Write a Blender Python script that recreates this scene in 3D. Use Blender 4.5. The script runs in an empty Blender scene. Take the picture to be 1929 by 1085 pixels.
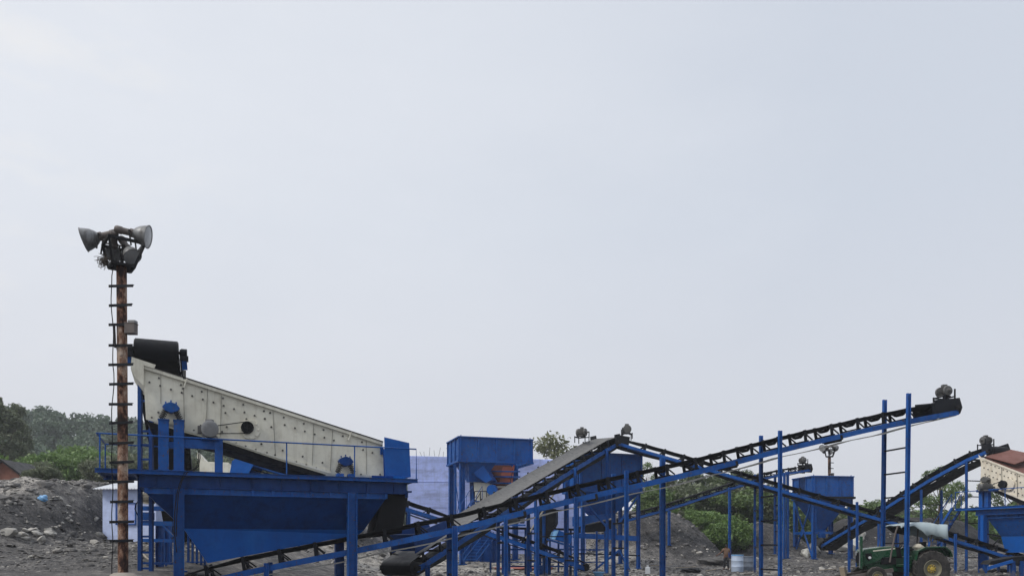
import bpy, math, random
import numpy as np
from mathutils import Vector, Matrix

random.seed(7)
scene = bpy.context.scene
col = scene.collection
F = 1450.0; CX = 964.5; HY = 1027.0; EYE = 1.6
R = math.radians

# ------------------------------------------------------------------ layout
def P(px, py, Y):
    """the point at depth Y metres that the survey of the photograph gives for a pixel"""
    return Vector(((px - CX) / F * Y, Y, EYE + (HY - py) / F * Y))

class Frame:
    """a machine's own axes: u along it, v away from the road, z up"""
    def __init__(s, ox, oy, ang):
        s.o = Vector((ox, oy, 0)); s.u = Vector((math.cos(ang), math.sin(ang), 0)); s.v = Vector((-math.sin(ang), math.cos(ang), 0))
    def W(s, a, b, z):
        return s.o + s.u * a + s.v * b + Vector((0, 0, z))
    def S(s, px, py, v):
        d = Vector(((px - CX) / F, 1, (HY - py) / F)); o = Vector((0, 0, EYE))
        n = s.v; q = s.o + s.v * v
        t = (q - o).dot(n) / d.dot(n)
        p = o + d * t
        return ((p - s.o).dot(s.u), p.z)

# ------------------------------------------------------------------ terrain
def ss(a, b, x):
    t = np.clip((x - a) / (b - a), 0, 1); return t * t * (3 - 2 * t)

_rs = np.random.RandomState(3)
_tab = _rs.rand(256, 256)
def vnoise(x, y):
    xi = np.floor(x).astype(int); yi = np.floor(y).astype(int)
    fx = x - xi; fy = y - yi
    fx = fx * fx * (3 - 2 * fx); fy = fy * fy * (3 - 2 * fy)
    a = _tab[xi % 256, yi % 256]; b = _tab[(xi + 1) % 256, yi % 256]
    c = _tab[xi % 256, (yi + 1) % 256]; d = _tab[(xi + 1) % 256, (yi + 1) % 256]
    return (a * (1 - fx) + b * fx) * (1 - fy) + (c * (1 - fx) + d * fx) * fy
def fbm(x, y, o=4):
    s = 0; a = .5
    for i in range(o):
        s = s + a * (vnoise(x + 17.3 * i, y + 9.1 * i) - .5); x = x * 2.03; y = y * 2.03; a *= .5
    return s

def ground_parts(x, y):
    x = np.asarray(x, float); y = np.asarray(y, float)
    L = ss(-6, -13, x)
    z = L * (0.8 * ss(10, 20, y) + 0.9 * ss(26, 38, y))
    R_ = ss(8, 13, x)
    z = z + ((1 - R_) * ss(43, 55, y) + R_ * ss(50, 66, y)) * (1 - L * .6)
    wob = fbm(x * .35, y * .35, 3)
    # grey spoil heap on the left, with a dark cut beside the hut
    yy = y + wob * 3
    heap = ss(26.5, 42.5, yy) * 3.45 * ss(-20.6, -24.2, x + wob * 1.6)
    back = ss(44.5, 47.5, yy) * (ss(-6.2, -10.0, x) * 1.7 + ss(-12, -21, x) * 1.9) * ss(130, 80, y)
    heapb = np.maximum(heap, back)
    z = z + heapb
    # banks and heaps on the right
    C = 3.3 * ss(52.5, 60, yy) * ss(17, 12.2, x + wob * 2) * ss(5.5, 9, x)
    B = ss(60, 66, yy) * 2.4 * ss(7, 10, x) * ss(27, 22, x)
    D = 2.6 * np.exp(-((x - 20.8) / 2.7) ** 2 - ((y - 63.5) / 3.0) ** 2)
    E = 3.0 * ss(63, 69.5, yy) * ss(27.5, 31, x) * ss(44, 40, x) * ss(80, 72, y)
    right = np.maximum(np.maximum(C, B), np.maximum(D, E))
    z = z + right
    # wooded hill far behind on the left
    xs = np.array([-900., -300, -140, -107, -55, -30, 0, 30, 900]); hs = np.array([27., 29, 27, 23, 14.5, 10, 1, 0, 0])
    z = z + np.interp(x, xs, hs) * ss(95, 215, y)
    near = ss(600, 150, y)
    rough = (0.10 + 0.50 * np.clip((heapb + right) / 3, 0, 1) + .12 * L) * near
    z = z + rough * fbm(x * .8, y * .8, 5) + .05 * near * fbm(x * 4, y * 4, 3)
    return z, heap, back, right
def gz(x, y):
    return float(ground_parts(np.array([x]), np.array([y]))[0][0])
def ground_hit(px, py):
    """where the line of sight through a pixel meets the terrain"""
    Y = np.arange(14, 140, .04)
    x = (px - CX) / F * Y; z = EYE + (HY - py) / F * Y
    g = ground_parts(x, Y)[0]
    k = np.argmax(z < g)
    return Vector((x[k], Y[k], g[k]))

# ------------------------------------------------------------------ materials
def newmat(name):
    m = bpy.data.materials.new(name); m.use_nodes = True
    nt = m.node_tree; b = nt.nodes['Principled BSDF']
    return m, nt, b
def N(nt, t, **kw):
    n = nt.nodes.new(t)
    for k, v in kw.items(): setattr(n, k, v)
    return n
def noise(nt, scale, detail=6, rough=.6, coord=None, stretch=None):
    g = N(nt, 'ShaderNodeNewGeometry') if coord is None else None
    src = g.outputs['Position'] if g else coord
    if stretch:
        mp = N(nt, 'ShaderNodeMapping'); mp.inputs['Scale'].default_value = stretch
        nt.links.new(src, mp.inputs['Vector']); src = mp.outputs['Vector']
    n = N(nt, 'ShaderNodeTexNoise'); n.inputs['Scale'].default_value = scale
    n.inputs['Detail'].default_value = detail; n.inputs['Roughness'].default_value = rough
    nt.links.new(src, n.inputs['Vector']); return n.outputs['Fac']
def ramp(nt, fac, a, b, ca=(0, 0, 0, 1), cb=(1, 1, 1, 1)):
    r = N(nt, 'ShaderNodeValToRGB'); r.color_ramp.elements[0].position = a; r.color_ramp.elements[1].position = b
    r.color_ramp.elements[0].color = ca; r.color_ramp.elements[1].color = cb
    nt.links.new(fac, r.inputs['Fac']); return r.outputs['Color']
def mix(nt, fac, a, b, mode='MIX'):
    m = N(nt, 'ShaderNodeMix', data_type='RGBA', blend_type=mode)
    for sock, v in ((m.inputs[0], fac), (m.inputs[6], a), (m.inputs[7], b)):
        if isinstance(v, (int, float)): sock.default_value = v
        elif isinstance(v, tuple): sock.default_value = v if len(v) == 4 else (*v, 1)
        else: nt.links.new(v, sock)
    return m.outputs[2]
def math_(nt, op, a, b=None):
    m = N(nt, 'ShaderNodeMath', operation=op)
    for i, v in enumerate((a, b)):
        if v is None: continue
        if isinstance(v, (int, float)): m.inputs[i].default_value = v
        else: nt.links.new(v, m.inputs[i])
    return m.outputs[0]
def bump(nt, b, h, strength, dist=.02):
    n = N(nt, 'ShaderNodeBump'); n.inputs['Strength'].default_value = strength; n.inputs['Distance'].default_value = dist
    nt.links.new(h, n.inputs['Height']); nt.links.new(n.outputs['Normal'], b.inputs['Normal'])

def painted(name, c, rough=.45, dirt=(.10, .09, .08), dirt_amt=.5, rust=None, rust_amt=.0, dust=(.26, .25, .24), dust_amt=.45, metal=0.0, streak=.5, spec=.3, even=0.0, mud=0.0, band=0.0, fade=None):
    """paint with grime blotches, vertical run marks, chips of rust and settled dust"""
    m, nt, b = newmat(name)
    c2 = tuple(x * .78 for x in c)
    base = mix(nt, ramp(nt, noise(nt, .55, 4), .35, .65), c, c2)
    blot = ramp(nt, noise(nt, 2.6, 8, .7), .47, .70)
    base = mix(nt, math_(nt, 'MULTIPLY', blot, dirt_amt), base, dirt)
    run = ramp(nt, noise(nt, 1.0, 5, .65, stretch=(7, 7, .45)), .52, .70)
    base = mix(nt, math_(nt, 'MULTIPLY', run, dirt_amt * streak), base, dirt)
    if fade: base = mix(nt, math_(nt, 'MULTIPLY', ramp(nt, noise(nt, 1.3, 7, .7, stretch=(1, 1, .5)), .50, .72), .55), base, fade)
    if band: base = mix(nt, math_(nt, 'MULTIPLY', ramp(nt, noise(nt, 1.0, 7, .7, stretch=(.22, .22, 1.5)), .50, .66), band), base, dirt)
    if rust:
        chip = ramp(nt, noise(nt, 9, 8, .75), .62 - rust_amt * .12, .68 - rust_amt * .10)
        base = mix(nt, chip, base, rust)
    g = N(nt, 'ShaderNodeNewGeometry'); sx = N(nt, 'ShaderNodeSeparateXYZ'); nt.links.new(g.outputs['Normal'], sx.inputs[0])
    up = ramp(nt, sx.outputs['Z'], .25, .9)
    dn = mix(nt, even, ramp(nt, noise(nt, 5, 6, .7), .3, .7), (1, 1, 1))
    dm = math_(nt, 'MULTIPLY', math_(nt, 'MULTIPLY', up, dn), dust_amt)
    base = mix(nt, dm, base, dust)
    if mud:
        sz = N(nt, 'ShaderNodeSeparateXYZ'); nt.links.new(g.outputs['Position'], sz.inputs[0])
        mz = math_(nt, 'ADD', sz.outputs['Z'], math_(nt, 'MULTIPLY', noise(nt, 3.5, 6, .7), 1.6))
        base = mix(nt, math_(nt, 'MULTIPLY', ramp(nt, mz, .9, 2.0, (1, 1, 1, 1), (0, 0, 0, 1)), mud), base, (.12, .11, .10))
    nt.links.new(base, b.inputs['Base Color'])
    rg = N(nt, 'ShaderNodeMapRange'); rg.inputs['To Min'].default_value = rough - .1; rg.inputs['To Max'].default_value = min(1, rough + .25)
    nt.links.new(blot, rg.inputs['Value']); nt.links.new(rg.outputs[0], b.inputs['Roughness'])
    b.inputs['Metallic'].default_value = metal; b.inputs['Specular IOR Level'].default_value = spec
    bump(nt, b, noise(nt, 14, 4), .12, .01)
    return m

BLUE = (.0060, .080, .325)
M = {}
M['blue'] = painted('blue_paint', BLUE, dirt=(.006, .03, .10), dirt_amt=.6, rust=(.07, .045, .03), rust_amt=.42, mud=.7, fade=(.022, .115, .34), dust_amt=.3, dust=(.10, .16, .28), spec=.16)
M['blue_bright'] = painted('bright_blue', (.0045, .094, .39), rough=.4, dirt=(.006, .05, .2), dirt_amt=.5, fade=(.012, .12, .40),  dust_amt=.2, dust=(.15, .2, .33), spec=.16)
M['blue_dark'] = painted('dark_blue', (.003, .042, .19), dirt=(.005, .018, .06), dirt_amt=.6, mud=.5, fade=(.010, .06, .21),  dust_amt=.35, dust=(.09, .11, .15), spec=.14)
M['cream'] = painted('cream_paint', (.70, .68, .57), rough=.55, dirt=(.36, .33, .26), dirt_amt=.45, rust=(.25, .15, .09), rust_amt=-.55, dust_amt=.3, streak=1.0)
M['cream_warm'] = painted('warm_cream_paint', (.76, .70, .58), rough=.55, dirt=(.38, .30, .20), dirt_amt=.45, rust=(.25, .13, .07), rust_amt=-.5, dust_amt=.2, streak=1.0)
M['seam'] = painted('grimy_seam', (.26, .25, .21), dirt=(.12, .11, .09), rough=.7)
M['bolt'] = painted('bolt_steel', (.07, .07, .065), rough=.6)
M['rubber'] = painted('black_rubber', (.007, .0075, .010), rough=.65, dirt=(.018, .018, .018), dirt_amt=.6, dust=(.05, .05, .052), dust_amt=.5, spec=.12)
M['belt_dusty'] = painted('dusty_belt', (.008, .0085, .010), rough=.85, dirt=(.02, .02, .02), dirt_amt=.5, dust=(.155, .153, .15), dust_amt=1.0, spec=.1, even=.55)
M['belt_pale'] = painted('pale_return_belt', (.40, .39, .36), rough=.85, dirt=(.2, .19, .18), dirt_amt=.5, dust_amt=.3)
M['steel_dark'] = painted('dark_steel', (.012, .0125, .015), rough=.6, dirt=(.03, .026, .022), dirt_amt=.5, dust=(.12, .115, .11), dust_amt=.4, spec=.15)
M['frame_dark'] = painted('black_frame_paint', (.007, .0085, .013), rough=.6, dirt=(.02, .019, .018), dirt_amt=.5, dust=(.10, .10, .10), dust_amt=.35, spec=.15)
M['rust_old'] = painted('rusty_pole', (.135, .072, .05), rough=.9, dirt=(.022, .014, .012), dirt_amt=.95, rust=(.30, .23, .18), rust_amt=.5, dust_amt=.2, streak=.9, spec=.15)
M['rust_deck'] = painted('rust_red_plate', (.145, .05, .036), rough=.8, dirt=(.10, .04, .03), dirt_amt=.6, dust_amt=.15)
def rust_mat():
    m, nt, b = newmat('rusty_pole')
    n = noise(nt, 1.7, 10, .72, stretch=(1.6, 1.6, .8)); r = N(nt, 'ShaderNodeValToRGB'); e = r.color_ramp.elements
    e[0].position = .38; e[0].color = (.020, .013, .012, 1); e[1].position = .66; e[1].color = (.42, .35, .29, 1)
    for p, c in ((.455, (.045, .024, .018, 1)), (.485, (.15, .075, .05, 1)), (.53, (.21, .125, .085, 1)), (.575, (.32, .235, .18, 1))):
        x = e.new(p); x.color = c
    nt.links.new(n, r.inputs['Fac']); c = mix(nt, ramp(nt, noise(nt, 11, 6, .7), .56, .66), r.outputs['Color'], (.05, .027, .02))
    nt.links.new(c, b.inputs['Base Color']); b.inputs['Roughness'].default_value = .92; b.inputs['Specular IOR Level'].default_value = .15
    bump(nt, b, noise(nt, 20, 6), .4, .01); return m
M['rust'] = rust_mat()
M['primer'] = painted('red_primer', (.34, .10, .07), rough=.7, dirt=(.16, .06, .045), dirt_amt=.6, dust_amt=.3)
M['galv'] = painted('grey_motor', (.20, .205, .21), rough=.55, dirt=(.14, .13, .12), dirt_amt=.6, dust_amt=.4)
M['galv_dark'] = painted('dirty_motor', (.10, .10, .098), rough=.6, dirt=(.06, .055, .05), dirt_amt=.6, dust_amt=.5)
M['motor_cream'] = painted('beige_motor', (.50, .46, .37), rough=.55, dirt=(.2, .18, .14), dirt_amt=.6, dust_amt=.3)
M['lamp_grey'] = painted('lamp_metal', (.22, .225, .23), rough=.55, dirt=(.05, .045, .04), dirt_amt=.9, dust_amt=.3, metal=.2, streak=.8)
M['lamp_brown'] = painted('lamp_housing', (.13, .11, .10), rough=.6, dirt=(.06, .05, .05), dust_amt=.3)
M['lilac'] = painted('lilac_wall_paint', (.45, .54, .93), rough=.85, dirt=(.23, .25, .38), dirt_amt=.5, rust=(.50, .54, .74), rust_amt=-.1, dust_amt=.3, streak=.7, band=.75)
M['lilac_pale'] = painted('pale_lilac_paint', (.58, .67, .93), rough=.85, dirt=(.30, .33, .48), dirt_amt=.5, dust_amt=.2, streak=.8)
M['roof_white'] = painted('white_roof_sheet', (.72, .74, .77), rough=.45, dirt=(.4, .4, .4), dirt_amt=.4, dust_amt=.3)
M['brick_red'] = painted('red_roof', (.20, .085, .06), rough=.9, dirt=(.10, .05, .04), dirt_amt=.6, dust_amt=.1)
M['green'] = painted('tractor_green', (.006, .058, .024), rough=.35, dirt=(.05, .05, .04), dirt_amt=.4, dust=(.34, .35, .30), dust_amt=.75)
M['yellow'] = painted('yellow_rim', (.55, .40, .06), rough=.5, dirt=(.22, .17, .08), dirt_amt=.5, dust_amt=.3)
M['rim_grey'] = painted('dusty_rim', (.20, .19, .13), rough=.6, dirt=(.16, .14, .1), dirt_amt=.5)
M['tyre'] = painted('tyre_rubber', (.022, .021, .020), rough=.85, dirt=(.10, .09, .08), dirt_amt=.7, dust_amt=.5, dust=(.2, .18, .16))
M['canvas'] = painted('canopy_cloth', (.38, .46, .49), rough=.9, dirt=(.36, .41, .42), dirt_amt=.4, dust=(.56, .6, .6), dust_amt=.4)
M['concrete'] = painted('concrete', (.34, .30, .25), rough=.9, dirt=(.17, .15, .13), dirt_amt=.7)
M['wood'] = painted('weathered_wood', (.33, .27, .19), rough=.85, dirt=(.15, .12, .09), dirt_amt=.6)
M['white_plastic'] = painted('white_plastic', (.62, .64, .66), rough=.4, dirt=(.36, .35, .33), dirt_amt=.5, dust_amt=.2)
M['drum_plastic'] = painted('pale_blue_plastic', (.45, .54, .68), rough=.4, dirt=(.3, .31, .32), dirt_amt=.5, dust_amt=.2)
M['drum_grey'] = painted('dusty_grey_plastic', (.22, .26, .32), rough=.5, dirt=(.13, .13, .13), dirt_amt=.7)
M['sky_blue'] = painted('sky_blue_plastic_and_sun_tint', (.18, .42, .72), rough=.45, dirt=(.15, .25, .35), dirt_amt=.4)
M['skin'] = painted('brown_skin', (.16, .075, .045), rough=.55, dirt=(.10, .05, .03), dirt_amt=.3, dust_amt=0)
M['shirt'] = painted('tan_shirt_cloth', (.20, .12, .08), rough=.9, dirt=(.12, .08, .05), dirt_amt=.3, dust_amt=0)
M['trouser'] = painted('dark_trouser_cloth', (.022, .025, .032), rough=.9, dust_amt=.1)
M['hair'] = painted('black_hair', (.008, .007, .006), rough=.6, dust_amt=0)
M['sack'] = painted('white_sack', (.58, .57, .52), rough=.9, dirt=(.34, .32, .28), dirt_amt=.6)
M['bark'] = painted('tree_bark', (.10, .075, .055), rough=.95, dirt=(.05, .04, .03), dirt_amt=.7)
M['glass'] = painted('lamp_glass', (.34, .35, .36), rough=.15, dirt=(.3, .3, .3), dirt_amt=.5)

def stone_mat(name, a, b_):
    m, nt, b = newmat(name)
    c = mix(nt, ramp(nt, noise(nt, 3.5, 8, .7), .35, .65), a, b_)
    nt.links.new(c, b.inputs['Base Color']); b.inputs['Roughness'].default_value = .95
    bump(nt, b, noise(nt, 12, 6), .6, .04); return m
M['stone'] = stone_mat('grey_stone', (.24, .225, .205), (.12, .115, .11))
M['stone_dark'] = stone_mat('dark_stone', (.12, .115, .11), (.055, .053, .052))
M['stone_pale'] = stone_mat('pale_stone', (.42, .40, .36), (.24, .23, .21))
M['gravel'] = stone_mat('crushed_stone', (.15, .145, .14), (.06, .06, .06))

def ground_mat():
    m, nt, b = newmat('spoil_ground')
    a = N(nt, 'ShaderNodeAttribute'); a.attribute_name = 'tone'
    n1 = noise(nt, .35, 8, .65); n2 = noise(nt, 2.2, 9, .72); n3 = noise(nt, 9, 8, .75)
    k = math_(nt, 'ADD', a.outputs['Fac'], math_(nt, 'MULTIPLY', math_(nt, 'SUBTRACT', n1, .5), 1.0))
    k = math_(nt, 'ADD', k, math_(nt, 'MULTIPLY', math_(nt, 'SUBTRACT', n2, .5), 1.35))
    k = math_(nt, 'ADD', k, math_(nt, 'MULTIPLY', math_(nt, 'SUBTRACT', n3, .5), 1.2))
    r = N(nt, 'ShaderNodeValToRGB'); e = r.color_ramp.elements
    e[0].position = .05; e[0].color = (.022, .021, .022, 1)
    e[1].position = 1.0; e[1].color = (.46, .43, .38, 1)
    for p, c in ((.3, (.055, .052, .051, 1)), (.5, (.115, .107, .10, 1)), (.72, (.22, .205, .185, 1))):
        x = e.new(p); x.color = c
    nt.links.new(k, r.inputs['Fac'])
    gr = N(nt, 'ShaderNodeAttribute'); gr.attribute_name = 'green'
    gc = mix(nt, ramp(nt, n2, .4, .6), (.045, .075, .02), (.09, .085, .04))
    c = mix(nt, gr.outputs['Fac'], r.outputs['Color'], gc)
    nt.links.new(c, b.inputs['Base Color']); b.inputs['Roughness'].default_value = .95
    h = math_(nt, 'ADD', n2, math_(nt, 'MULTIPLY', n3, .5))
    bump(nt, b, h, 1.0, .14); return m
M['ground'] = ground_mat()

def leaf_mat(name, a, b_, c_):
    m, nt, b = newmat(name)
    oi = N(nt, 'ShaderNodeObjectInfo')
    n1 = noise(nt, 1.1, 3, .6); n2 = noise(nt, 7, 2, .6)
    c = mix(nt, ramp(nt, n1, .38, .62), a, b_)
    c = mix(nt, ramp(nt, n2, .52, .72), c, c_)
    nt.links.new(c, b.inputs['Base Color']); b.inputs['Roughness'].default_value = .6
    tr = N(nt, 'ShaderNodeBsdfTranslucent'); nt.links.new(c, tr.inputs['Color'])
    ad = N(nt, 'ShaderNodeMixShader'); ad.inputs[0].default_value = .3
    nt.links.new(b.outputs[0], ad.inputs[1]); nt.links.new(tr.outputs[0], ad.inputs[2])
    nt.links.new(ad.outputs[0], nt.nodes['Material Output'].inputs['Surface']); return m
M['leaf_dark'] = leaf_mat('dark_leaves', (.062, .095, .042), (.10, .135, .058), (.17, .19, .10))
M['leaf_mid'] = leaf_mat('mid_leaves', (.078, .135, .04), (.13, .19, .058), (.20, .24, .095))
M['leaf_bright'] = leaf_mat('bright_leaves', (.09, .165, .038), (.14, .225, .06), (.22, .30, .10))
M['leaf_grey'] = leaf_mat('greyish_leaves', (.09, .115, .065), (.15, .17, .10), (.23, .24, .16))
M['leaf_olive'] = leaf_mat('olive_leaves', (.10, .115, .05), (.17, .18, .085), (.27, .26, .17))
M['leaf_far'] = leaf_mat('far_leaves', (.060, .095, .062), (.085, .125, .078), (.12, .155, .10))

# ------------------------------------------------------------------ mesh building
ORG = {}
def tag(o, label=None, cat=None, group=None, kind=None):
    if label: o['label'] = label
    if cat: o['category'] = cat
    if group: o['group'] = group
    if kind: o['kind'] = kind
    return o
def thing(name, loc, label, cat, group=None):
    o = bpy.data.objects.new(name, None); col.objects.link(o); o.location = loc; o.empty_display_size = .3
    ORG[o.name] = Vector(loc); return tag(o, label, cat, group)

class MB:
    def __init__(s): s.v = []; s.f = []; s.m = []; s.mi = 0
    def add(s, vs, fs):
        b = len(s.v); s.v += [tuple(v) for v in vs]
        for f in fs: s.f.append(tuple(i + b for i in f)); s.m.append(s.mi)
        return s
    def hexa(s, a, b):
        """a, b: two quads (4 points each), joined to a closed block"""
        return s.add(list(a) + list(b), [(3, 2, 1, 0), (4, 5, 6, 7), (0, 1, 5, 4), (1, 2, 6, 5), (2, 3, 7, 6), (3, 0, 4, 7)])
    def box(s, c, sz, rz=0.0):
        c = Vector(c); x, y, z = sz[0] / 2, sz[1] / 2, sz[2] / 2
        m = Matrix.Rotation(rz, 3, 'Z')
        q = [(-x, -y), (x, -y), (x, y), (-x, y)]
        return s.hexa([c + m @ Vector((a, b, -z)) for a, b in q], [c + m @ Vector((a, b, z)) for a, b in q])
    def axes(s, p0, p1, side=None):
        d = (Vector(p1) - Vector(p0)).normalized()
        if side is None: side = Vector((0, 0, 1)).cross(d) if abs(d.z) < .95 else Vector((1, 0, 0))
        a = (Vector(side) - d * d.dot(Vector(side))).normalized(); b = d.cross(a).normalized(); return d, a, b
    def beam(s, p0, p1, w, h, side=None, off=(0, 0)):
        """bar from p0 to p1: w across (along side), h the other way"""
        p0 = Vector(p0); p1 = Vector(p1); d, a, b = s.axes(p0, p1, side)
        o = a * off[0] + b * off[1]
        q = [(-1, -1), (1, -1), (1, 1), (-1, 1)]
        return s.hexa([p0 + o + a * (i * w / 2) + b * (j * h / 2) for i, j in q], [p1 + o + a * (i * w / 2) + b * (j * h / 2) for i, j in q])
    def ibeam(s, p0, p1, w, h, t=.014, side=None):
        """rolled section: web along b, flanges across a"""
        s.beam(p0, p1, t, h - 2 * t, side)
        s.beam(p0, p1, w, t, side, (0, h / 2 - t / 2)); s.beam(p0, p1, w, t, side, (0, -h / 2 + t / 2)); return s
    def channel(s, p0, p1, w, h, t=.014, side=None, flip=1):
        s.beam(p0, p1, t, h, side, (flip * (w / 2 - t / 2), 0))
        s.beam(p0, p1, w - t, t, side, (-flip * t / 2, h / 2 - t / 2)); s.beam(p0, p1, w - t, t, side, (-flip * t / 2, -h / 2 + t / 2)); return s
    def cyl(s, p0, p1, r, n=14, r1=None, cap=True):
        p0 = Vector(p0); p1 = Vector(p1); d, a, b = s.axes(p0, p1); r1 = r if r1 is None else r1
        vs = []; fs = []
        for p, rr in ((p0, r), (p1, r1)):
            for i in range(n):
                t = 2 * math.pi * i / n; vs.append(p + a * (math.cos(t) * rr) + b * (math.sin(t) * rr))
        for i in range(n): j = (i + 1) % n; fs.append((i, j, n + j, n + i))
        if cap: fs.append(tuple(range(n - 1, -1, -1))); fs.append(tuple(range(n, 2 * n)))
        return s.add(vs, fs)
    def tube(s, pts, r, n=6):
        pts = [Vector(p) for p in pts]; vs = []; fs = []; k = len(pts)
        rs = r if isinstance(r, (list, tuple)) else [r] * k
        pa = None
        for i, p in enumerate(pts):
            d = (pts[min(i + 1, k - 1)] - pts[max(i - 1, 0)]).normalized()
            if pa is None: _, a, b = s.axes(Vector((0, 0, 0)), d)
            else:
                a = (pa - d * d.dot(pa)).normalized(); b = d.cross(a)
            pa = a
            for j in range(n):
                t = 2 * math.pi * j / n; vs.append(p + a * (math.cos(t) * rs[i]) + b * (math.sin(t) * rs[i]))
        for i in range(k - 1):
            for j in range(n):
                q = (j + 1) % n; fs.append((i * n + j, i * n + q, (i + 1) * n + q, (i + 1) * n + j))
        fs.append(tuple(range(n - 1, -1, -1))); fs.append(tuple((k - 1) * n + j for j in range(n)))
        return s.add(vs, fs)
    def lathe(s, o, axis, prof, n=20):
        """prof: (along, radius) pairs"""
        o = Vector(o); ax = Vector(axis).normalized(); d, a, b = s.axes(Vector((0, 0, 0)), ax)
        vs = []; fs = []
        for h, r in prof:
            for i in range(n):
                t = 2 * math.pi * i / n; vs.append(o + d * h + a * (math.cos(t) * r) + b * (math.sin(t) * r))
        for k in range(len(prof) - 1):
            for i in range(n):
                j = (i + 1) % n; fs.append((k * n + i, k * n + j, (k + 1) * n + j, (k + 1) * n + i))
        return s.add(vs, fs)
    def slab(s, pts, off):
        """closed plate: outline pts, thickness vector off"""
        n = len(pts); off = Vector(off); a = [Vector(p) for p in pts]
        fs = [tuple(range(n)), tuple(range(2 * n - 1, n - 1, -1))]
        for i in range(n): j = (i + 1) % n; fs.append((i, n + i, n + j, j))
        return s.add(a + [p + off for p in a], fs)
    def build(s, name, mats, parent=None, smooth=False, bevel=0.0, loc=None):
        org = ORG[parent.name] if parent is not None else Vector(loc if loc is not None else (0, 0, 0))
        me = bpy.data.meshes.new(name)
        me.from_pydata([(v[0] - org.x, v[1] - org.y, v[2] - org.z) for v in s.v], [], s.f)
        for m in (mats if isinstance(mats, list) else [mats]): me.materials.append(m)
        if any(s.m): me.polygons.foreach_set('material_index', s.m)
        import bmesh
        bm = bmesh.new(); bm.from_mesh(me); bmesh.ops.recalc_face_normals(bm, faces=bm.faces[:]); bm.to_mesh(me); bm.free()
        if smooth: me.shade_smooth() if smooth is True else None
        o = bpy.data.objects.new(name, me); col.objects.link(o)
        if smooth:
            try:
                me.set_sharp_from_angle(angle=R(40))
            except Exception: pass
        if parent is not None: o.parent = parent
        else: o.location = org
        ORG[o.name] = org.copy()
        if bevel:
            b = o.modifiers.new('edge', 'BEVEL'); b.width = bevel; b.segments = 2; b.limit_method = 'ANGLE'; b.angle_limit = R(50)
        return o

def children(o): return [c for c in bpy.data.objects if c.parent is o]
def copy_tree(o, loc=None, rz=None, sc=None, label=None, parent=None, group=None):
    c = o.copy(); col.objects.link(c)
    if parent is not None: c.parent = parent
    if loc is not None: c.location = loc
    if rz is not None: c.rotation_euler = (0, 0, rz)
    if sc is not None: c.scale = sc if isinstance(sc, tuple) else (sc, sc, sc)
    if label: c['label'] = label
    if group: c['group'] = group
    for k in children(o):
        copy_tree(k, parent=c)
    ORG[c.name] = Vector(c.location)
    return c
# ------------------------------------------------------------------ camera, light, sky
cam = bpy.data.cameras.new('camera'); cam_o = bpy.data.objects.new('camera', cam); col.objects.link(cam_o)
cam_o.location = (0, 0, EYE); cam_o.rotation_euler = (R(90), 0, 0)
cam.sensor_width = 36; cam.lens = F / 1929 * 36
cam.shift_y = (HY - 542.5) / 1929; cam.clip_end = 5000; cam.clip_start = .1
scene.camera = cam_o
SUN = Vector((-.60, -.36, .72)).normalized()
sl = bpy.data.lights.new('sun', 'SUN'); so = bpy.data.objects.new('sun', sl); col.objects.link(so)
sl.energy = 2.3; sl.angle = R(12); sl.color = (1, .96, .90)
so.rotation_euler = SUN.to_track_quat('Z', 'Y').to_euler()
w = bpy.data.worlds.new('World'); scene.world = w; w.use_nodes = True
nt = w.node_tree; bg = nt.nodes['Background']; bg.inputs['Strength'].default_value = .1
sky = N(nt, 'ShaderNodeTexSky', sky_type='NISHITA'); sky.sun_disc = False
sky.sun_elevation = math.asin(SUN.z); sky.sun_rotation = math.atan2(SUN.x, SUN.y); sky.dust_density = 4; sky.air_density = 1.4
tc = N(nt, 'ShaderNodeTexCoord'); D_ = tc.outputs['Generated']
dt = N(nt, 'ShaderNodeVectorMath', operation='DOT_PRODUCT'); dt.inputs[1].default_value = Vector((-.72, .45, .53)).normalized()
nt.links.new(D_, dt.inputs[0])
sxyz = N(nt, 'ShaderNodeSeparateXYZ'); nt.links.new(D_, sxyz.inputs[0])
cn = noise(nt, 2.2, 6, .55, coord=D_, stretch=(1, 1, 2.6))
cn2 = noise(nt, 6.5, 6, .6, coord=D_, stretch=(1, 1, 3.0))
glow = ramp(nt, math_(nt, 'ADD', dt.outputs['Value'], math_(nt, 'MULTIPLY', math_(nt, 'SUBTRACT', cn, .5), .55)), .35, 1.02, (6.55, 7.05, 7.95, 1), (8.35, 8.65, 9.25, 1))
hor = ramp(nt, sxyz.outputs['Z'], .02, .38, (1, 1, 1, 1), (0, 0, 0, 1))
cloud = mix(nt, math_(nt, 'MULTIPLY', hor, .85), glow, (7.45, 7.45, 8.0))
wisp = math_(nt, 'MULTIPLY', ramp(nt, cn2, .50, .72), math_(nt, 'MULTIPLY', ramp(nt, dt.outputs['Value'], .80, .97), .8))
cloud = mix(nt, wisp, cloud, (9.3, 9.2, 9.1))
# an overcast sky is up to twice as bright overhead as near the horizon
zen = ramp(nt, sxyz.outputs['Z'], .62, 1.0, (1, 1, 1, 1), (1.9, 1.9, 1.9, 1))
cloud = mix(nt, 1.0, cloud, zen, 'MULTIPLY')
nt.links.new(mix(nt, .93, sky.outputs['Color'], cloud), bg.inputs['Color'])
scene.view_settings.view_transform = 'Standard'; scene.view_settings.look = 'None'
scene.view_settings.exposure = 0.0; scene.view_settings.gamma = 1
scene.render.engine = 'CYCLES'
scene.cycles.volume_bounces = 2; scene.cycles.max_bounces = 8; scene.cycles.use_denoising = True
scene.cycles.transparent_max_bounces = 8

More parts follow.
